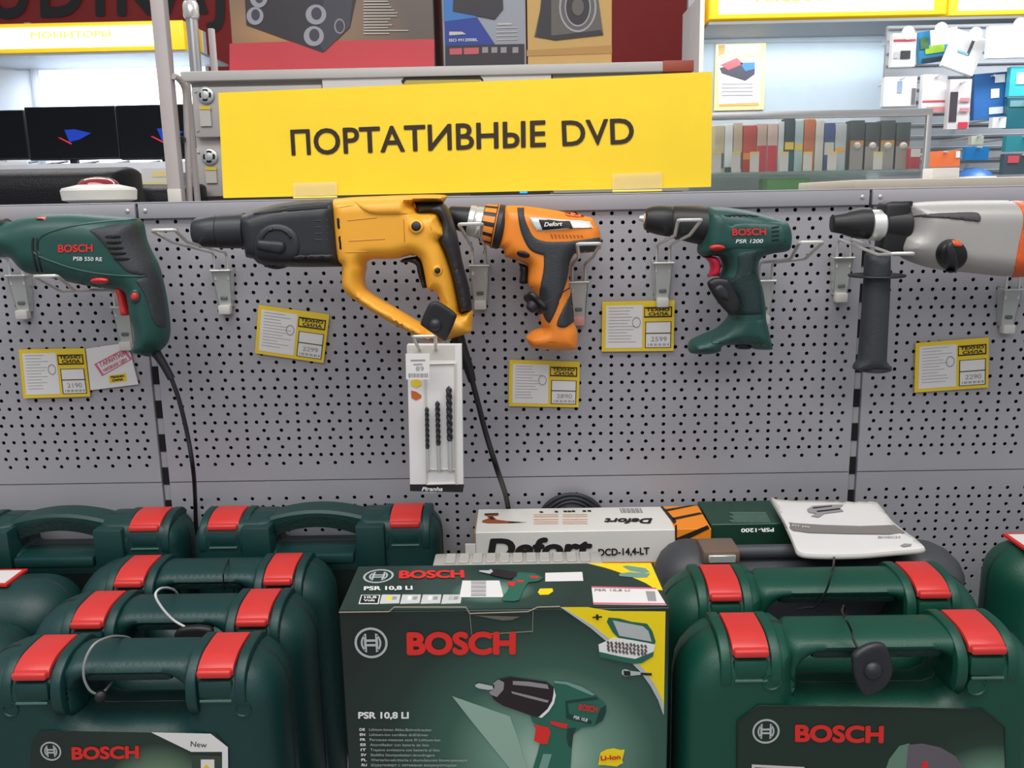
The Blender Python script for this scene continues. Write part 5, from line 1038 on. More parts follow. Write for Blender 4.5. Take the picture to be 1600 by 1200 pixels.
def shop_box(u0, u1, vb, m, label, name='speaker_box', dep=.25):
    F = Y(YC + .02); x0, x1 = F.px((u0, 60))[0], F.px((u1, 60))[0]; t = thing(name, label, 'box', ((x0 + x1) / 2, YC + .02 + dep / 2, zt))
    MB().box((x0, YC + .02, zt + .0005), (x1, YC + .02 + dep, zt + .42), .002).build('carton', m, t, 0); return t
F = Y(YC + .02); za_ = lambda L: zz(360, 0, 4.706, L); zc_ = lambda L: zz(680, 0, 3.81, L)
t = shop_box(362, 679, 100, grad_mat('box_print_tan', [(0, (96, 84, 76)), (.6, (150, 118, 88)), (1, (196, 148, 96))], (-.12, -.13, .09), (.3, .5, .16)), 'tan and red carton with a black speaker picture, leftmost on the cabinet')
def pp(n, L, m, h=.002):
    Q = []
    for q in L:
        r = [F.px(p) for p in q]; Q.append([(a[0], max(a[1], zt + .002)) for a in r])
    return polys(n, F, Q, m, t, h, px=False, t=.001)
pp('red_band', [za_([(-5, 322), (440, 305), (1500, 288), (1500, 520), (-5, 520)])], mat('print_coral_red', (206, 66, 74)), .0015)
pp('printed_speaker', [za_([(100, -160), (140, -160), (930, -40), (880, 200), (680, 388), (120, 185)])], mat('print_charcoal', (50, 46, 52)), .0026)
pp('printed_side', [za_([(690, 0), (900, 0), (880, 200), (690, 385), (640, 300)])], mat('print_slate', (66, 64, 76)), .0034)
for c, rx, ry in (((632, 110), 76, 74), ((616, 268), 74, 74), ((185, 120), 62, 66), ((212, -10), 64, 70)):
    pp('printed_port', [za_(ell(c, rx, ry, 22))], mat('print_silver', (158, 158, 166)), .0042); pp('printed_port_hole', [za_(ell((c[0] + 4, c[1] - 8), rx * .5, ry * .62, 18))], mat('print_slate', (66, 64, 76)), .005)
pp('printed_driver', [za_(ell((805, 195), 40, 56, 20))], GREYI, .0042); pp('printed_driver_hole', [za_(ell((807, 195), 30, 44, 20))], mat('print_slate', (66, 64, 76)), .005)
pp('printed_text_lines', [za_([(980, y), (980 + w_, y), (980 + w_, y + 7), (980, y + 9)]) for y, w_ in ((8, 180), (30, 190), (50, 205), (72, 225), (94, 250), (116, 245), (138, 200), (160, 180), (182, 210), (202, 180), (222, 330), (244, 190))], PAPER2, .003)
t = shop_box(692, 822, 90, mat('print_light_grey_blue', (150, 154, 164), .4), 'blue and grey carton with a black speaker picture, middle one on the cabinet')
pp('blue_field', [zc_([(48, -60), (140, -60), (360, 270), (60, 275)])], mat('print_royal_blue', (36, 62, 150)), .0015); pp('blue_glow', [zc_([(48, -60), (130, -60), (250, 105), (52, 130)])], mat('print_sky_blue', (60, 120, 190)), .0022)
pp('printed_speaker', [zc_([(110, -60), (400, -60), (405, 55), (355, 117), (105, 70)])], mat('print_charcoal', (50, 46, 52)), .003)
pp('dark_strip', [zc_([(60, 272), (530, 262), (532, 390), (60, 390)])], mat('print_charcoal', (50, 46, 52)), .0022); pp('red_badges', [zc_([(85, 290), (160, 287), (160, 325), (88, 327)]), zc_([(170, 287), (260, 284), (260, 322), (172, 325)])], mat('print_rose', (196, 90, 96)), .003)
pp('strip_icons', [zc_([(x, 282), (x + 35, 281), (x + 35, 315), (x, 317)]) for x in (280, 335, 390, 460)], GREYI, .003)
text('carton_lettering', 'ISO M1200BL', F, *zc_([(84, 250), (255, 246)]), 4.6, PAPER, t, .02, h=.0028); pp('printed_text_lines', [zc_([(370, 140), (455, 138), (455, 148), (370, 150)])] + [zc_([(365, y), (490, y - 2), (490, y + 2), (365, y + 5)]) for y in (165, 190, 212, 235)], PAPER2, .002); pp('printed_label', [zc_([(84, 190), (160, 190), (185, 205), (84, 212)])], PAPER2, .003)
t = shop_box(824, 956, 88, mat('print_kraft', (204, 164, 96), .5), 'tan carton with a grey round speaker picture, rightmost on the cabinet')
pp('darker_strip', [zc_([(545, 300), (1052, 270), (1052, 318), (545, 335)])], mat('print_kraft_dark', (184, 140, 76)), .0015)
pp('printed_speaker', [zc_([(640, -80), (960, -80), (1000, 208), (715, 240), (590, 220), (625, 60)])], mat('print_speaker_grey', (98, 94, 88)), .0024); pp('printed_speaker_side', [zc_([(640, -80), (690, -80), (690, 212), (600, 215), (625, 60)])], mat('print_charcoal', (50, 46, 52)), .0032)
for rx, ry, m_ in ((112, 150, 'print_silver'), (100, 136, 'print_speaker_grey'), (78, 116, 'print_silver'), (70, 106, 'print_charcoal'), (36, 52, 'print_speaker_grey')): pp('printed_cone', [zc_(ell((848, 45), rx, ry, 26))], MATS[m_], .0036 + (150 - ry) * .00003)
pp('printed_base', [zc_([(715, 240), (1000, 208), (985, 180), (710, 212), (590, 214)])], mat('print_charcoal', (50, 46, 52)), .0034)
# ================================================================= posts and bent tube at left
POST = mat('post_paint', (178, 170, 168), .45)
def post(u, v, wpx, y, z1, label, m=POST, rnd=False):
    F = Y(y); x0, x1 = F.px((u - wpx / 2, v))[0], F.px((u + wpx / 2, v))[0]
    if rnd: return MB().lathe(((x0 + x1) / 2, y, 0), (0, 0, 1), [(0, (x1 - x0) / 2), (z1, (x1 - x0) / 2)], 20).build('round_post', m, None, label=label, cat='post')
    return MB().box((x0, y, 0), (x1, y + (x1 - x0), z1), .003).build('square_post', m, None, label=label, cat='post')
p1 = post(272, 300, 21, .5, 2.6, 'tall square grey post left of the locker cabinet, crossing the lit shelf behind')
cF = Y(.499); MB().box(tuple(cF.W(264, 320) + np.array([0, -.003, 0])), tuple(cF.W(283, 295) + np.array([0, .001, 0])), .001).build('sleeve', WHITEP, p1)
p2 = post(302, 60, 18, 1.75, 3.2, 'silvery round post rising behind the left end of the locker cabinet', mat('silver_paint', (172, 170, 172), .3, .4), True)
z_ = Y(1.75).px((302, 19))[1]; c = Y(1.75).W(302, 19); MB().lathe((LOC[p2.name][0], 1.75, z_ - .02), (0, 0, 1), [(0, .021), (.01, .0245), (.04, .0245), (.05, .021)], 20).build('joint_collar', CHROME, p2)
post(331, 75, 9, 1.75, Y(1.75).px((331, 44))[1], 'short thin grey post just right of the silvery round post')
bt = MB().tube(spline([Y(.505).W(271, 119), Y(.52).W(280, 124), Y(.54).W(289, 140), Y(.55).W(291, 170)], 5) + [Y(.55).W(292, 200), Y(.55).W(297, 330)], .0058, 14).build('bent_tube', POST, None, label='bent grey tube running down between the square post and the locker cabinet', cat='tube')
MB().lathe(Y(.54).W(286, 218), (0, -1, 0), [(0, .006), (.012, .0065), (.015, .004)], 18).build('black_knob', BLACK, bt)
MB().box((Y(.58).px((298, 250))[0], .58, 0), (Y(.58).px((303, 250))[0], .6, Y(.58).px((300, 128))[1]), .001).build('thin_upright', POST, None, label='thin grey upright strip beside the bent tube', cat='post')
# ================================================================= far left: lit shelf with screens
LITW = mat('lit_wall_panel', (214, 222, 230), .6); SOF = mat('grey_soffit', (150, 154, 160), .5)
x0, x1 = Y(3.6).px((-60, 120))[0], Y(3.6).px((322, 120))[0]
box('wall_panel', (x0, 3.6, 0.0), (x1, 3.65, Y(3.6).px((120, 84))[1] + .1), LITW, None, label='brightly lit pale panel behind the row of black screens', cat='panel')
lm = Y(3.58).W(51, 100); MB().box((lm[0] - .015, 3.57, 1.2), (lm[0] + .015, 3.599, lm[2] + .2), .002).build('slotted_strip', SOF, None, label='grey slotted strip on the lit pale panel at far left', cat='post')
GLOW = mat('lightbox_yellow_glow', (250, 236, 160), .5, emit=(255, 240, 190), estr=1.9); GLOWY = mat('lightbox_yellow', (246, 206, 36), .5, emit=(246, 196, 30), estr=.28)
def lightbox(u0, u1, v0, v1, y, label, words, tw, em=8):
    F = Y(y); x0, x1 = F.px((u0, (v0 + v1) / 2))[0], F.px((u1, (v0 + v1) / 2))[0]; z1, z0 = F.px(((u0 + u1) / 2, v0))[1], F.px(((u0 + u1) / 2, v1))[1]
    t = thing('lightbox_sign', label, 'sign', ((x0 + x1) / 2, y + .1, z0)); MB().box((x0, y, z0), (x1, y + .25, z1), .004).build('yellow_body', GLOWY, t)
    MB().box((x0 + em * .008, y - .006, z0 + .018), (x1 - em * .012, y + .002, z1 - .018), .004).build('lit_diffuser', GLOW, t)
    text('faded_lettering', words, F, *tw, mat('pale_yellow_lettering', (240, 220, 90), .5, emit=(250, 226, 90), estr=.75), t, .01, h=.009)
    return t, x0, x1, z0, z1
t, a, b, z0, z1 = lightbox(-60, 288, 35, 81, 3.15, 'glowing yellow lightbox sign over the black screens at upper left', 'МОНИТОРЫ', ((50, 61), (174, 58), 10))
box('canopy', (a, 3.16, z0 - .012), (b + .05, 3.62, z0 - .001), SOF, None, label='grey canopy under the glowing sign at upper left', cat='canopy')
area('canopy_lamp_left', ((a + b) / 2 + .1, 3.38, z0 - .03), (math.radians(14), 0, 0), b - a - .1, .06, 17, (.86, .93, 1)).parent = None
def monitor(u0, u1, v0, v1, y, label, pic=True):
    F = Y(y); t = thing('monitor', label, 'monitor', tuple(F.W((u0 + u1) / 2, v1 + 10)), 'row of black screens'); 
    px_box('screen', u0 + 1.5, u1 - 1.5, v0 + 1.5, v1 - 3, y - .002, .01, mat('screen_black', (6, 7, 12), .35, spec=.2), parent=t); px_box('bezel', u0, u1, v0, v1, y, .04, BLACK, parent=t, bev=.004)
    xc = F.W((u0 + u1) / 2, v1); MB().box((xc[0] - .018, y + .01, dz + .011), (xc[0] + .018, y + .038, xc[2] + .03), .002).build('neck', BLACK, t); MB().box((xc[0] - .09, y - .06, dz + .0005), (xc[0] + .09, y + .1, dz + .012), .003).build('foot', BLACK, t)
    if pic:
        cx, cy = (u0 + u1) / 2 + 4, (v0 + v1) / 2 + 2
        polys('screen_picture', F, [[(cx - 16, cy - 7), (cx, cy - 8), (cx + 26, cy - 2), (cx + 8, cy + 8), (cx - 8, cy + 12), (cx - 12, cy + 2)]], mat('screen_blue', (14, 48, 150), .3, emit=(16, 62, 200), estr=.2), t, .004)
        polys('screen_streak', F, [[(cx - 26, cy + 5), (cx - 22, cy + 5), (cx - 4, cy + 14), (cx - 5, cy + 16)]], mat('screen_red', (200, 40, 50), .3, emit=(210, 40, 50), estr=.18), t, .004)
    return t
YM = 3.3; dz = Y(YM).px((100, 261))[1]
monitor(-110, 41, 173, 251, YM, 'black screen cut by the left edge of the photo'); monitor(42, 184, 166, 250, YM - .01, 'black screen with a blue picture, left of the tall post'); monitor(185, 330, 163, 249, YM, 'black screen partly hidden by the tall square post')
ds = box('display_shelf', (Y(YM).px((-120, 260))[0], YM - .35, dz - .05), (Y(YM).px((345, 260))[0], YM + .29, dz), mat('pale_shelf', (206, 210, 216), .45), None, label='pale shelf carrying the black screens', cat='shelf')
m = MB()
random.seed(5)
for i in range(6):
    x_ = -40 + 48 * i; m.tube(spline([Y(YM + .1).W(x_ + 50, 252), Y(YM).W(x_ + 20, 257), Y(YM - .12).W(x_ + 6 + random.random() * 20, 259), Y(YM - .2).W(x_ + 30, 263)], 5), .006, 6)
m.build('loose_cables', BLACK, None, label='loose black cables on the pale shelf under the screens', cat='cables', kind='stuff')
box('price_strip', tuple(Y(2.9).W(-30, 259) + np.array([0, 0, 0])), tuple(Y(2.9).W(42, 252) + np.array([0, .01, 0])), PAPER, None, label='white paper strip on the pale shelf at the left edge', cat='strip')
def rounded_slab(name, u0, u1, v0, v1, y, dep, rpx, m, **kw):
    F = Y(y + dep / 2); a = F.px((u0, v0)); b = F.px((u1, v1)); r = abs(F.px((u0 + rpx, v0))[0] - a[0]); L = rrect(a[0], b[0], b[1], a[1], r, 5); lp = []
    for i in range(len(L)):
        p, q = np.array(L[i]), np.array(L[(i + 1) % len(L)]); n = max(1, int(np.linalg.norm(q - p) / .02)); lp += [tuple(p + (q - p) * k / n) for k in range(n)]
    return puff(name, F, lp, dep / 2, min(.03, dep / 2 * .9), m, None, px=False, k=1, s=.02, **kw)
BW = mat('black_woven_case', (16, 16, 20), .45, 0, .8, 300, spec=.3)
rounded_slab('speaker_case', -160, 226, 268, 420, .42, .14, 12, BW, label='black case with rounded corners just behind the alarm beacon', cat='case')
rounded_slab('darkness_slab', 226, 330, 289, 420, .8, .1, 6, BW, label='added dark slab for the darkness behind the square post, under the small white price card', cat='case')  # added slab, coloured black to stand for the darkness here
t = thing('price_card', 'small white price card with a yellow edge left of the square post', 'price card', tuple(Y(.79).W(242, 288)))
px_box('card', 221, 264, 263, 287, .79, .003, PAPER, parent=t); polys('yellow_edge', Y(.79), [[(221, 284), (264, 284), (264, 288), (221, 288)], [(238, 268), (262, 267), (262, 276), (238, 277)]], mat('pale_yellow_card', (236, 220, 150)), t, .001)
# ================================================================= red banner with black letters
xa, xb = Y(4.6).px((-60, 20))[0], Y(4.6).px((1075, 60))[0]
BN = thing('wall_banner', 'dark red banner with large black letters above the screens and behind the cartons', 'banner', ((xa + xb) / 2, 4.6, Y(4.6).px((500, 115))[1]))
MB().box((xa, 4.6, Y(4.6).px((500, 115))[1] - .02), (xb, 4.62, 3.3), .001).build('cloth', mat('banner_red', (138, 36, 34), .7), BN)
text('banner_lettering', 'UDIKAJ', Y(4.6), (-18, 30), (352, 22), 96, BLKI, BN, .02, h=.01, space=1.15)
# ================================================================= far right: lit wall, lightbox, poster
t, a, b, z0, z1 = lightbox(1109, 1481, -40, 26, 3.0, 'glowing yellow lightbox sign at the top right, its lower edge in view', 'АКСЕССУАРЫ', ((1180, 4), (1355, 0), 22), 5)
t2, a2, b2, z02, z12 = lightbox(1484, 1800, -44, 21, 3.0, 'glowing yellow lightbox sign cut by the upper right corner', 'ТЕЛЕФОНЫ', ((1560, 2), (1740, -2), 22), 5)
x0, x1 = Y(3.4).px((1074, 100))[0], Y(3.4).px((1900, 100))[0]
wp = box('wall_panel', (x0, 3.4, 0), (x1, 3.44, z1), mat('cool_grey_wall_panel', (168, 180, 190), .6), None, label='brightly lit pale wall panel behind the poster and the glass showcase', cat='panel')
polys('panel_seam', Y(3.4), [[(1080, 67), (1378, 64), (1378, 66), (1080, 69)], [(1080, 41), (1378, 39), (1378, 41), (1080, 43)]], SOF, wp, .003)
box('end_panel', (x0 - .02, 3.0, 0), (x0, 3.44, Y(3.4).px((1078, 20))[1]), mat('white_laminate', (222, 218, 214)), None, label='white upright end panel left of the lit wall', cat='panel')
box('canopy', (a, 3.01, min(z0, z02) - .015), (b2, 3.39, min(z0, z02) - .003), SOF, None, label='grey canopy under the glowing signs at upper right', cat='canopy')
area('canopy_lamp_right', ((a + b) / 2, 3.2, min(z0, z02) - .03), (math.radians(12), 0, 0), b - a - .1, .06, 5, (.88, .95, 1))
area('canopy_lamp_far_right', ((a2 + b2) / 2 - .2, 2.3, min(z0, z02) + .1), (math.radians(10), 0, 0), b2 - a2 - .4, .08, 11, (.9, .96, 1))
PS = thing('poster', 'white poster with a yellow border and gadget picture above the glass showcase', 'poster', tuple(Y(3.39).W(1155, 170)))
Fp = Y(3.39)
zr_ = lambda L: zz(1060, 0, 2.963, L)
px_box('sheet', 1117, 1195, 68, 172, 3.39, .009, mat('pale_yellow_card', (236, 220, 150)), parent=PS)
polys('white_field', Fp, [zr_([(185, 270), (375, 268), (380, 480), (188, 485)]), zr_([(178, 208), (380, 205), (380, 240), (178, 262)])], PAPER, PS, .001); polys('printed_box', Fp, [zr_([(190, 315), (300, 290), (355, 310), (352, 345), (310, 375), (200, 340)])], mat('print_slate', (66, 64, 76)), PS, .002)
polys('printed_photo', Fp, [zr_([(195, 300), (270, 268), (300, 295), (230, 325)])], mat('print_rose', (196, 90, 96)), PS, .003); polys('printed_photo_sky', Fp, [zr_([(285, 292), (352, 288), (354, 318), (310, 330)])], mat('print_sky_blue', (60, 120, 190)), PS, .003)
polys('heading', Fp, [zr_([(185, 210), (215, 209), (215, 250), (185, 262)])], mat('print_kraft', (204, 164, 96)), PS, .002); polys('printed_text_lines', Fp, [zr_([(200, y), (345, y - 1), (345, y + 4), (200, y + 5)]) for y in (388, 405, 422, 440)], GREYI, PS, .002)
polys('bottom_line', Fp, [zr_([(188, 482), (372, 474), (372, 488), (188, 492)])], mat('print_kraft', (204, 164, 96)), PS, .002)
# ================================================================= glass showcase
YS = 1.6; Fg = Y(YS)
xl, xr = Fg.px((1060, 220))[0], Fg.px((1455, 220))[0]; zt = Fg.px((1285, 172))[1]; zsh = Fg.px((1285, 266))[1]
SC = thing('glass_showcase', 'low glass showcase with a silver frame full of small packages, right of the yellow sign', 'showcase', ((xl + xr) / 2, YS + .25, 0))
ALU = mat('aluminium', (186, 188, 190), .35, .5); hfr = Fg.px((1285, 172))[1] - Fg.px((1285, 184))[1]
MB().box((xl, YS, zt - hfr), (xr, YS + .02, zt), .003).build('front_top_rail', ALU, SC); MB().box((xl, YS + .48, zt - .02), (xr, YS + .5, zt), .002).build('rear_top_rail', ALU, SC)
for x in (xl, xr - .017):
    for y in (YS, YS + .48): MB().box((x, y + .0005, 0), (x + .017, y + .018, zt - .001), .002).build('corner_post', ALU, SC)
GL = mat('showcase_glass', (220, 235, 232), .02, alpha=.05, spec=.6)
MB().box((xl + .017, YS + .006, zsh - .073), (xr - .017, YS + .010, zt - hfr)).build('front_glass', GL, SC, 0); MB().box((xl + .002, YS + .02, zt - .006), (xr - .002, YS + .48, zt - .001)).build('top_glass', GL, SC, 0)
MB().box((xl + .018, YS + .03, zsh - .012), (xr - .018, YS + .46, zsh), .002).build('glass_shelf', mat('green_edge_glass', (132, 160, 152), .15, alpha=.4), SC)
MB().box((xl + .001, YS + .012, 0), (xr - .001, YS + .49, zsh - .075), .003).build('plinth', mat('showcase_white', (210, 214, 212), .5), SC)
MB().box((xl + .018, YS + .462, zsh - .0745), (xr - .018, YS + .475, zt - .021), .001).build('back_panel', mat('showcase_back', (140, 150, 150), .6), SC)
zsv = lambda L: zz(1090, 140, 4.21, L)
def pack(u0, u1, v0, y, col, label, stripes=(), name='phone_box', dep=.05, cat='box'):
    a = Y(y).px(((u0 + u1) / 2, v0)); x0, x1 = Y(y).px((u0, 220))[0], Y(y).px((u1, 220))[0]
    t = thing(name, label, cat, ((x0 + x1) / 2, y + dep / 2, zsh), 'packages in the glass showcase'); MB().box((x0, y, zsh + .0005), (x1, y + dep, a[1]), .0015).build('carton', mat('pack_%d_%d_%d' % col, col, .5), t)
    for (f0, f1, c) in stripes:
        H = a[1] - zsh; MB().box((x0 + .0015, y - .001, zsh + f0 * H), (x1 - .0015, y, zsh + f1 * H)).build('printed_band', mat('pack_%d_%d_%d' % c, c, .5), t, 0)
    return t
W_ = (212, 212, 204)
for u0, u1, v0, col, lab, st in (
    (1117, 1132, 196, (196, 184, 150), 'cream and slate package at the left end of the showcase', ((.1, .42, (74, 96, 98)),)),
    (1132.5, 1145, 194, (220, 226, 226), 'narrow white package, second from the left in the showcase', ((0, .12, (60, 70, 72)),)),
    (1146, 1160, 192, (196, 176, 150), 'cream package with a purple base in the showcase', ((.08, .42, (96, 60, 96)),)),
    (1161, 1182, 196, (186, 62, 48), 'rust red package in the showcase', ((.28, .42, (220, 130, 50)),)),
    (1183, 1198, 193, (196, 168, 156), 'pinkish package with a red lower half beside the rust red one', ((0, .55, (190, 40, 56)),)),
    (1199, 1215, 193, (204, 178, 168), 'pale package with a crimson lower half in the showcase', ((0, .55, (196, 34, 56)),)),
    (1216, 1225, 190, (200, 204, 200), 'thin pale package right of the crimson ones', ()),
    (1226, 1241, 185, (40, 62, 70), 'tall dark teal package in the showcase', ((.42, .56, (226, 190, 60)), (.05, .36, (24, 84, 96)))),
    (1242, 1255, 188, (170, 190, 192), 'pale blue grey package beside the dark teal one', ((.42, .54, (226, 190, 60)),)),
    (1256, 1273, 186, (190, 104, 56), 'tall brown orange package in the showcase', ()),
    (1274, 1287, 188, (200, 196, 190), 'pale package right of the brown orange one', ()),
    (1288, 1304, 192, (56, 76, 130), 'navy and white package in the showcase', ((.34, .6, (196, 190, 180)),)),
    (1305, 1322, 194, (176, 180, 182), 'light grey package left of the dark gadgets', ((.4, .5, (214, 160, 60)),))):
    pack(u0, u1, v0, YS + .13, col, lab, st)
for i, (u0, u1, lab) in enumerate(((1328, 1350, 'leftmost dark gadget package at the right end of the showcase'), (1352, 1374, 'dark gadget package second from left at the right end of the showcase'), (1376, 1398, 'dark gadget package third from left at the right end of the showcase'), (1400, 1422, 'dark gadget package fourth from left at the right end of the showcase'))):
    t = pack(u0, u1, 188 + (i % 2) * 3, YS + .15, (52, 60, 64), lab, ((.02, .5, (150, 142, 136)), (.5, .6, (206, 140, 52) if i in (0, 2) else (110, 70, 66))), 'gadget_package')
    MB().lathe(Y(YS + .148).W((u0 + u1) / 2, 228), (0, -1, 0), [(0, .012), (.006, .011), (.012, .006)], 16).build('round_cap', mat('pack_196_190_184', (196, 190, 184)), t)
pack(1424, 1440, 232, YS + .12, (180, 44, 60), 'red package with a white top at the right end of the showcase', ((.6, .98, W_),))
for i, (u, lab) in enumerate(((1120, 'in front of the cream package'), (1150, 'in front of the purple based package'), (1179, 'in front of the red packages'), (1225, 'in front of the dark teal package'), (1262, 'in front of the brown orange package'), (1300, 'in front of the navy package'), (1372, 'in front of the dark gadgets'))):
    y = YS + .07; x0, x1 = Y(y).px((u - 7, 250))[0], Y(y).px((u + 7, 250))[0]; zt_2 = Y(y).px((u, 237))[1]
    t = thing('shelf_price_tag', 'small price tag ' + lab + ' in the showcase', 'price tag', ((x0 + x1) / 2, y, zsh), 'price tags in the glass showcase'); MB().box((x0, y, zsh + .0005), (x1, y + .002, zt_2), .0004).build('card', PAPER2, t, 0)
    MB().box((x0, y - .001, zt_2 - .005), (x1, y, zt_2)).build('yellow_edge', YELI, t, 0)
a = Y(YS + .06).px((1232, 278)); x0, x1 = Y(YS + .06).px((1199, 285))[0], Y(YS + .06).px((1266, 285))[0]
box('green_box', (x0, YS + .06, zsh - .0745), (x1, YS + .16, a[1]), mat('pack_green', (72, 132, 62), .5), None, .002, label='green box on the plinth under the glass shelf of the showcase', cat='box')
cz = Y(1.0).px((1450, 279))[1]; t = thing('counter', 'grey counter with a cream top right behind the shelving at the right edge', 'counter', (2.2, 1.22, 0)); MB().box((Y(1.0).px((1335, 285))[0], 1.0, cz - .022), (3.0, 1.45, cz), .003).build('top', mat('cream_laminate', (216, 206, 190), .4), t)
MB().box((Y(1.0).px((1365, 285))[0], 1.03, 0), (2.98, 1.42, cz - .022), .002).build('body', mat('showcase_grey', (150, 152, 152)), t)
# ================================================================= accessories hanging at the far right
YA = 2.6; MESH = mat('accessory_wall', (142, 146, 152), .6, 0, .6, 60)
ab = MB().box((Y(YA + .25).px((1380, 150))[0], YA + .25, .8), (Y(YA + .25).px((1700, 150))[0], YA + .27, Y(YA + .25).px((1500, 38))[1]), .001).build('accessory_board', MESH, None, label='grey mesh board with hanging accessory packs at the upper right', cat='board')
m = MB(); xg0, xg1 = Y(YA + .24).px((1382, 150))[0], Y(YA + .24).px((1690, 150))[0]; zg1 = Y(YA + .24).px((1500, 42))[1]
for i in range(16): z_ = zg1 - .05 * i; m.tube([(xg0, YA + .24, z_), (xg1, YA + .24, z_)], .004, 5)
m.build('wire_grid', SOF, ab, kind='stuff')
def hang(u0, u1, v0, v1, y, col, label, bits=(), tilt=0.0, dep=.03, name='accessory_pack', rot=0):
    F = Y(y); a, b = F.px(((u0 + u1) / 2, (v0 + v1) / 2)), None; w2 = (F.px((u1, v0))[0] - F.px((u0, v0))[0]) / 2; h2 = (F.px((u0, v0))[1] - F.px((u0, v1))[1]) / 2
    t = thing(name, label, 'accessory', (a[0], y, a[1] - h2), 'hanging accessory packs'); c_, s_ = math.cos(tilt), math.sin(tilt)
    R_ = lambda fx, fz: (a[0] + (fx * w2) * c_ - (fz * h2) * s_, a[1] + (fx * w2) * s_ + (fz * h2) * c_)
    Q = [R_(-1, -1), R_(1, -1), R_(1, 1), R_(-1, 1)]; V = [(p[0], y, p[1]) for p in Q] + [(p[0], y + dep, p[1]) for p in Q]
    MB().add(V, [[0, 1, 2, 3], [7, 6, 5, 4], [0, 4, 5, 1], [1, 5, 6, 2], [2, 6, 7, 3], [3, 7, 4, 0]]).build('card', mat('pack_%d_%d_%d' % col, col, .4), t, 0)
    for i, (x0, z0, x1, z1, c) in enumerate(bits): polys('printed_patch', F, [[R_(x0, z0), R_(x1, z0), R_(x1, z1), R_(x0, z1)]], mat('pack_%d_%d_%d' % c, c, .4), t, .002 + .0012 * i, px=False, t=.001)
    MB().tube([(R_(0, .85)[0], y - .03, R_(0, .85)[1]), (R_(0, .85)[0], YA + .234, R_(0, .85)[1])], .004, 8).build('peg', CHROME, t)
    tg = MB().lathe((R_(0, .85)[0], y - .03, R_(0, .85)[1] + .006), (0, -1, 0), [(0, .026), (.003, .026)], 20).build('round_price_disc', PAPER, t) if v0 < 80 else None
    return t
Wt = (232, 234, 238)
hang(1394, 1431, 52, 104, YA, Wt, 'white accessory pack with a red band and dark window, upper left of the board', ((-.95, .5, .95, .64, (206, 70, 86)), (-.3, -.55, .55, -.05, (56, 56, 60)), (-.9, -.5, -.4, -.1, (176, 178, 180))))
hang(1436, 1496, 46, 96, YA + .02, (40, 124, 172), 'blue and green accessory pack with white top on the upper row', ((-.4, .0, 1, 1, Wt), (-.7, -.45, .3, .05, (150, 190, 60)), (-.95, -.1, -.5, .6, (64, 104, 66)), (-.9, -.95, .4, -.7, (46, 54, 60))), .12)
hang(1482, 1534, 52, 112, YA - .06, Wt, 'white angled accessory pack with a dark diagonal strip on the upper row', ((.1, -.1, .28, .9, (86, 88, 92)), (-.5, -.1, .2, .0, (120, 190, 214))), -.35)
hang(1545, 1625, 40, 90, YA - .12, Wt, 'large plain white accessory pack cut by the right edge on the upper row', ())
hang(1381, 1432, 120, 166, YA, Wt, 'white accessory pack on the middle row above the showcase corner', ((-.2, -.1, .1, .7, (150, 170, 196)), (.7, -.9, .95, .2, (120, 122, 126))))
hang(1441, 1479, 116, 176, YA - .03, Wt, 'white accessory pack with a thin red line on the middle row', ((-.95, -.45, .9, -.36, (214, 80, 84)), (-.6, -1, .9, -.7, (216, 150, 150))))
hang(1482, 1516, 124, 202, YA - .08, (200, 196, 198), 'tall narrow pack with a dark left half on the middle row', ((-.9, -.7, -.2, .5, (64, 60, 66)), (0, -.98, .9, -.72, (190, 60, 76)), (0, .1, .9, .25, (190, 130, 136)), (0, -.3, .9, -.15, (190, 130, 136))))
hang(1522, 1574, 114, 186, YA - .06, (44, 98, 160), 'blue accessory pack with white shapes on the middle row', ((0, -.1, .5, .3, Wt), (-.1, -.8, .75, -.5, (196, 208, 226)), (.2, .55, .8, .9, Wt)), .06)
hang(1578, 1626, 104, 150, YA - .1, (60, 176, 196), 'turquoise pack at the right edge on the middle row', ((-.6, -.2, .3, .6, (206, 236, 240)),))
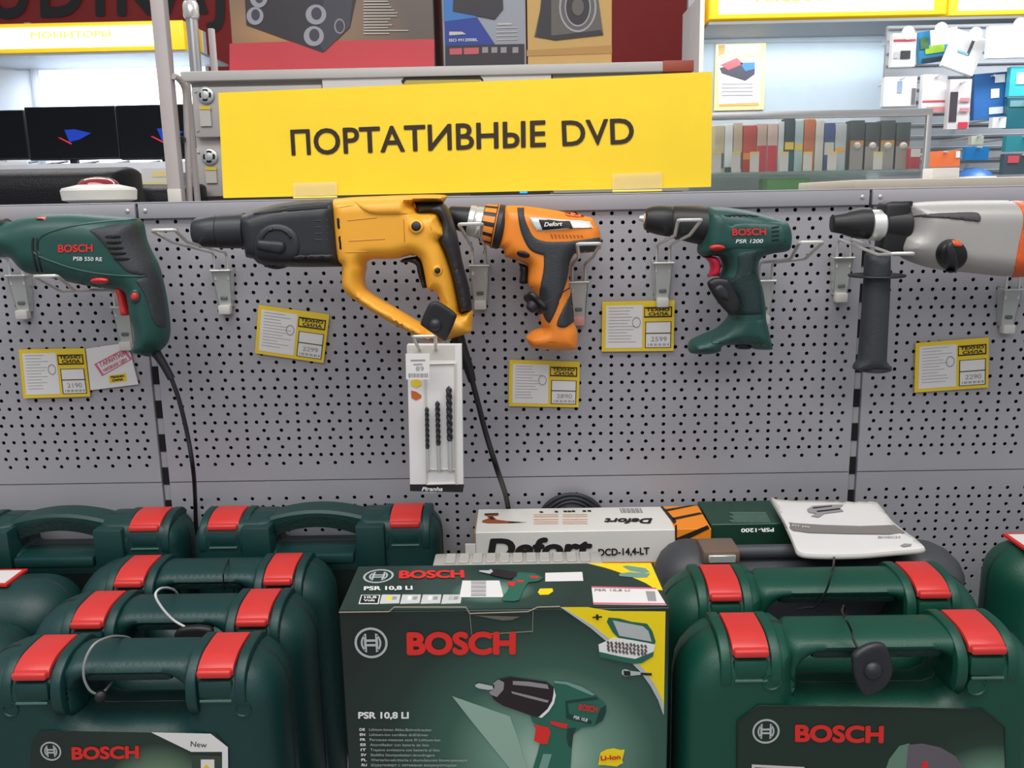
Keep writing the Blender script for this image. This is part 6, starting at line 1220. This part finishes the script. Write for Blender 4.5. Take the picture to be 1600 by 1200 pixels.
hang(1574, 1626, 152, 200, YA - .1, (34, 96, 108), 'dark teal pack at the right edge below the turquoise one', ((-.9, .4, .4, .8, (110, 150, 156)),))
hang(1450, 1500, 236, 261, YA - .2, (240, 124, 72), 'small orange pack above the cream counter', ((.72, .1, .98, .9, Wt),), .02)
hang(1509, 1545, 229, 250, YA - .15, (20, 110, 170), 'small bright blue pack right of the orange one', ())
hang(1518, 1537, 212, 226, YA - .1, (176, 178, 160), 'tiny pale pack above the bright blue one', ())
hang(1551, 1572, 183, 200, YA - .12, (214, 218, 224), 'tiny white pack below the blue pack with white shapes', ())
hang(1572, 1626, 212, 236, YA - .15, (44, 130, 142), 'teal pack at the right edge on the lower row', ())
hang(1568, 1626, 240, 272, YA - .18, (70, 84, 92), 'dark pack with a red patch at the right edge above the counter', ((-.8, .1, -.2, .8, (206, 80, 92)),))
cc = Y(YA - .2).W(1536, 274); bl = MB()
t = thing('blue_ball', 'blue and white rounded item standing above the cream counter', 'accessory', tuple(cc))
MB().lathe(cc + np.array([0, .08, -.04]), (0, 0, 1), [(0, .09), (.03, .085), (.055, .06), (.068, .03), (.072, .004)], 32).build('dome', mat('pack_44_98_160', (44, 98, 160)), t)
MB().lathe(cc + np.array([0, .08, -.015]), (0, 0, 1), [(0, .0885), (.012, .0855)], 32).build('white_band', PAPER, t)
box('white_box', tuple(Y(1.2).W(1456, 279)), tuple(Y(1.2).W(1500, 262) + np.array([0, .06, 0])), PAPER, None, .002, label='small white box standing on the cream counter, under the orange pack', cat='box')
# the black device whose blue light shows under the sign
t = thing('media_player', 'flat black device with a small blue light behind the yellow sign', 'player', tuple(Y(.3).W(780, 315)))
px_box('body', 735, 860, 297, 330, .3, .12, BLACK, parent=t, bev=.003); px_box('blue_light', 812, 824, 299, 302, .298, .002, mat('blue_led', (40, 120, 255), .3, emit=(40, 130, 255), estr=2), parent=t)

zp_ = Y(.3).px((800, 330))[1]; box('rear_shelf', (-.2, .067, zp_ - .03), (1.4, .48, zp_ - .0005), BOARD, None, .002, label='grey shelf on the far side of the perforated panels, under the black device', cat='shelf')
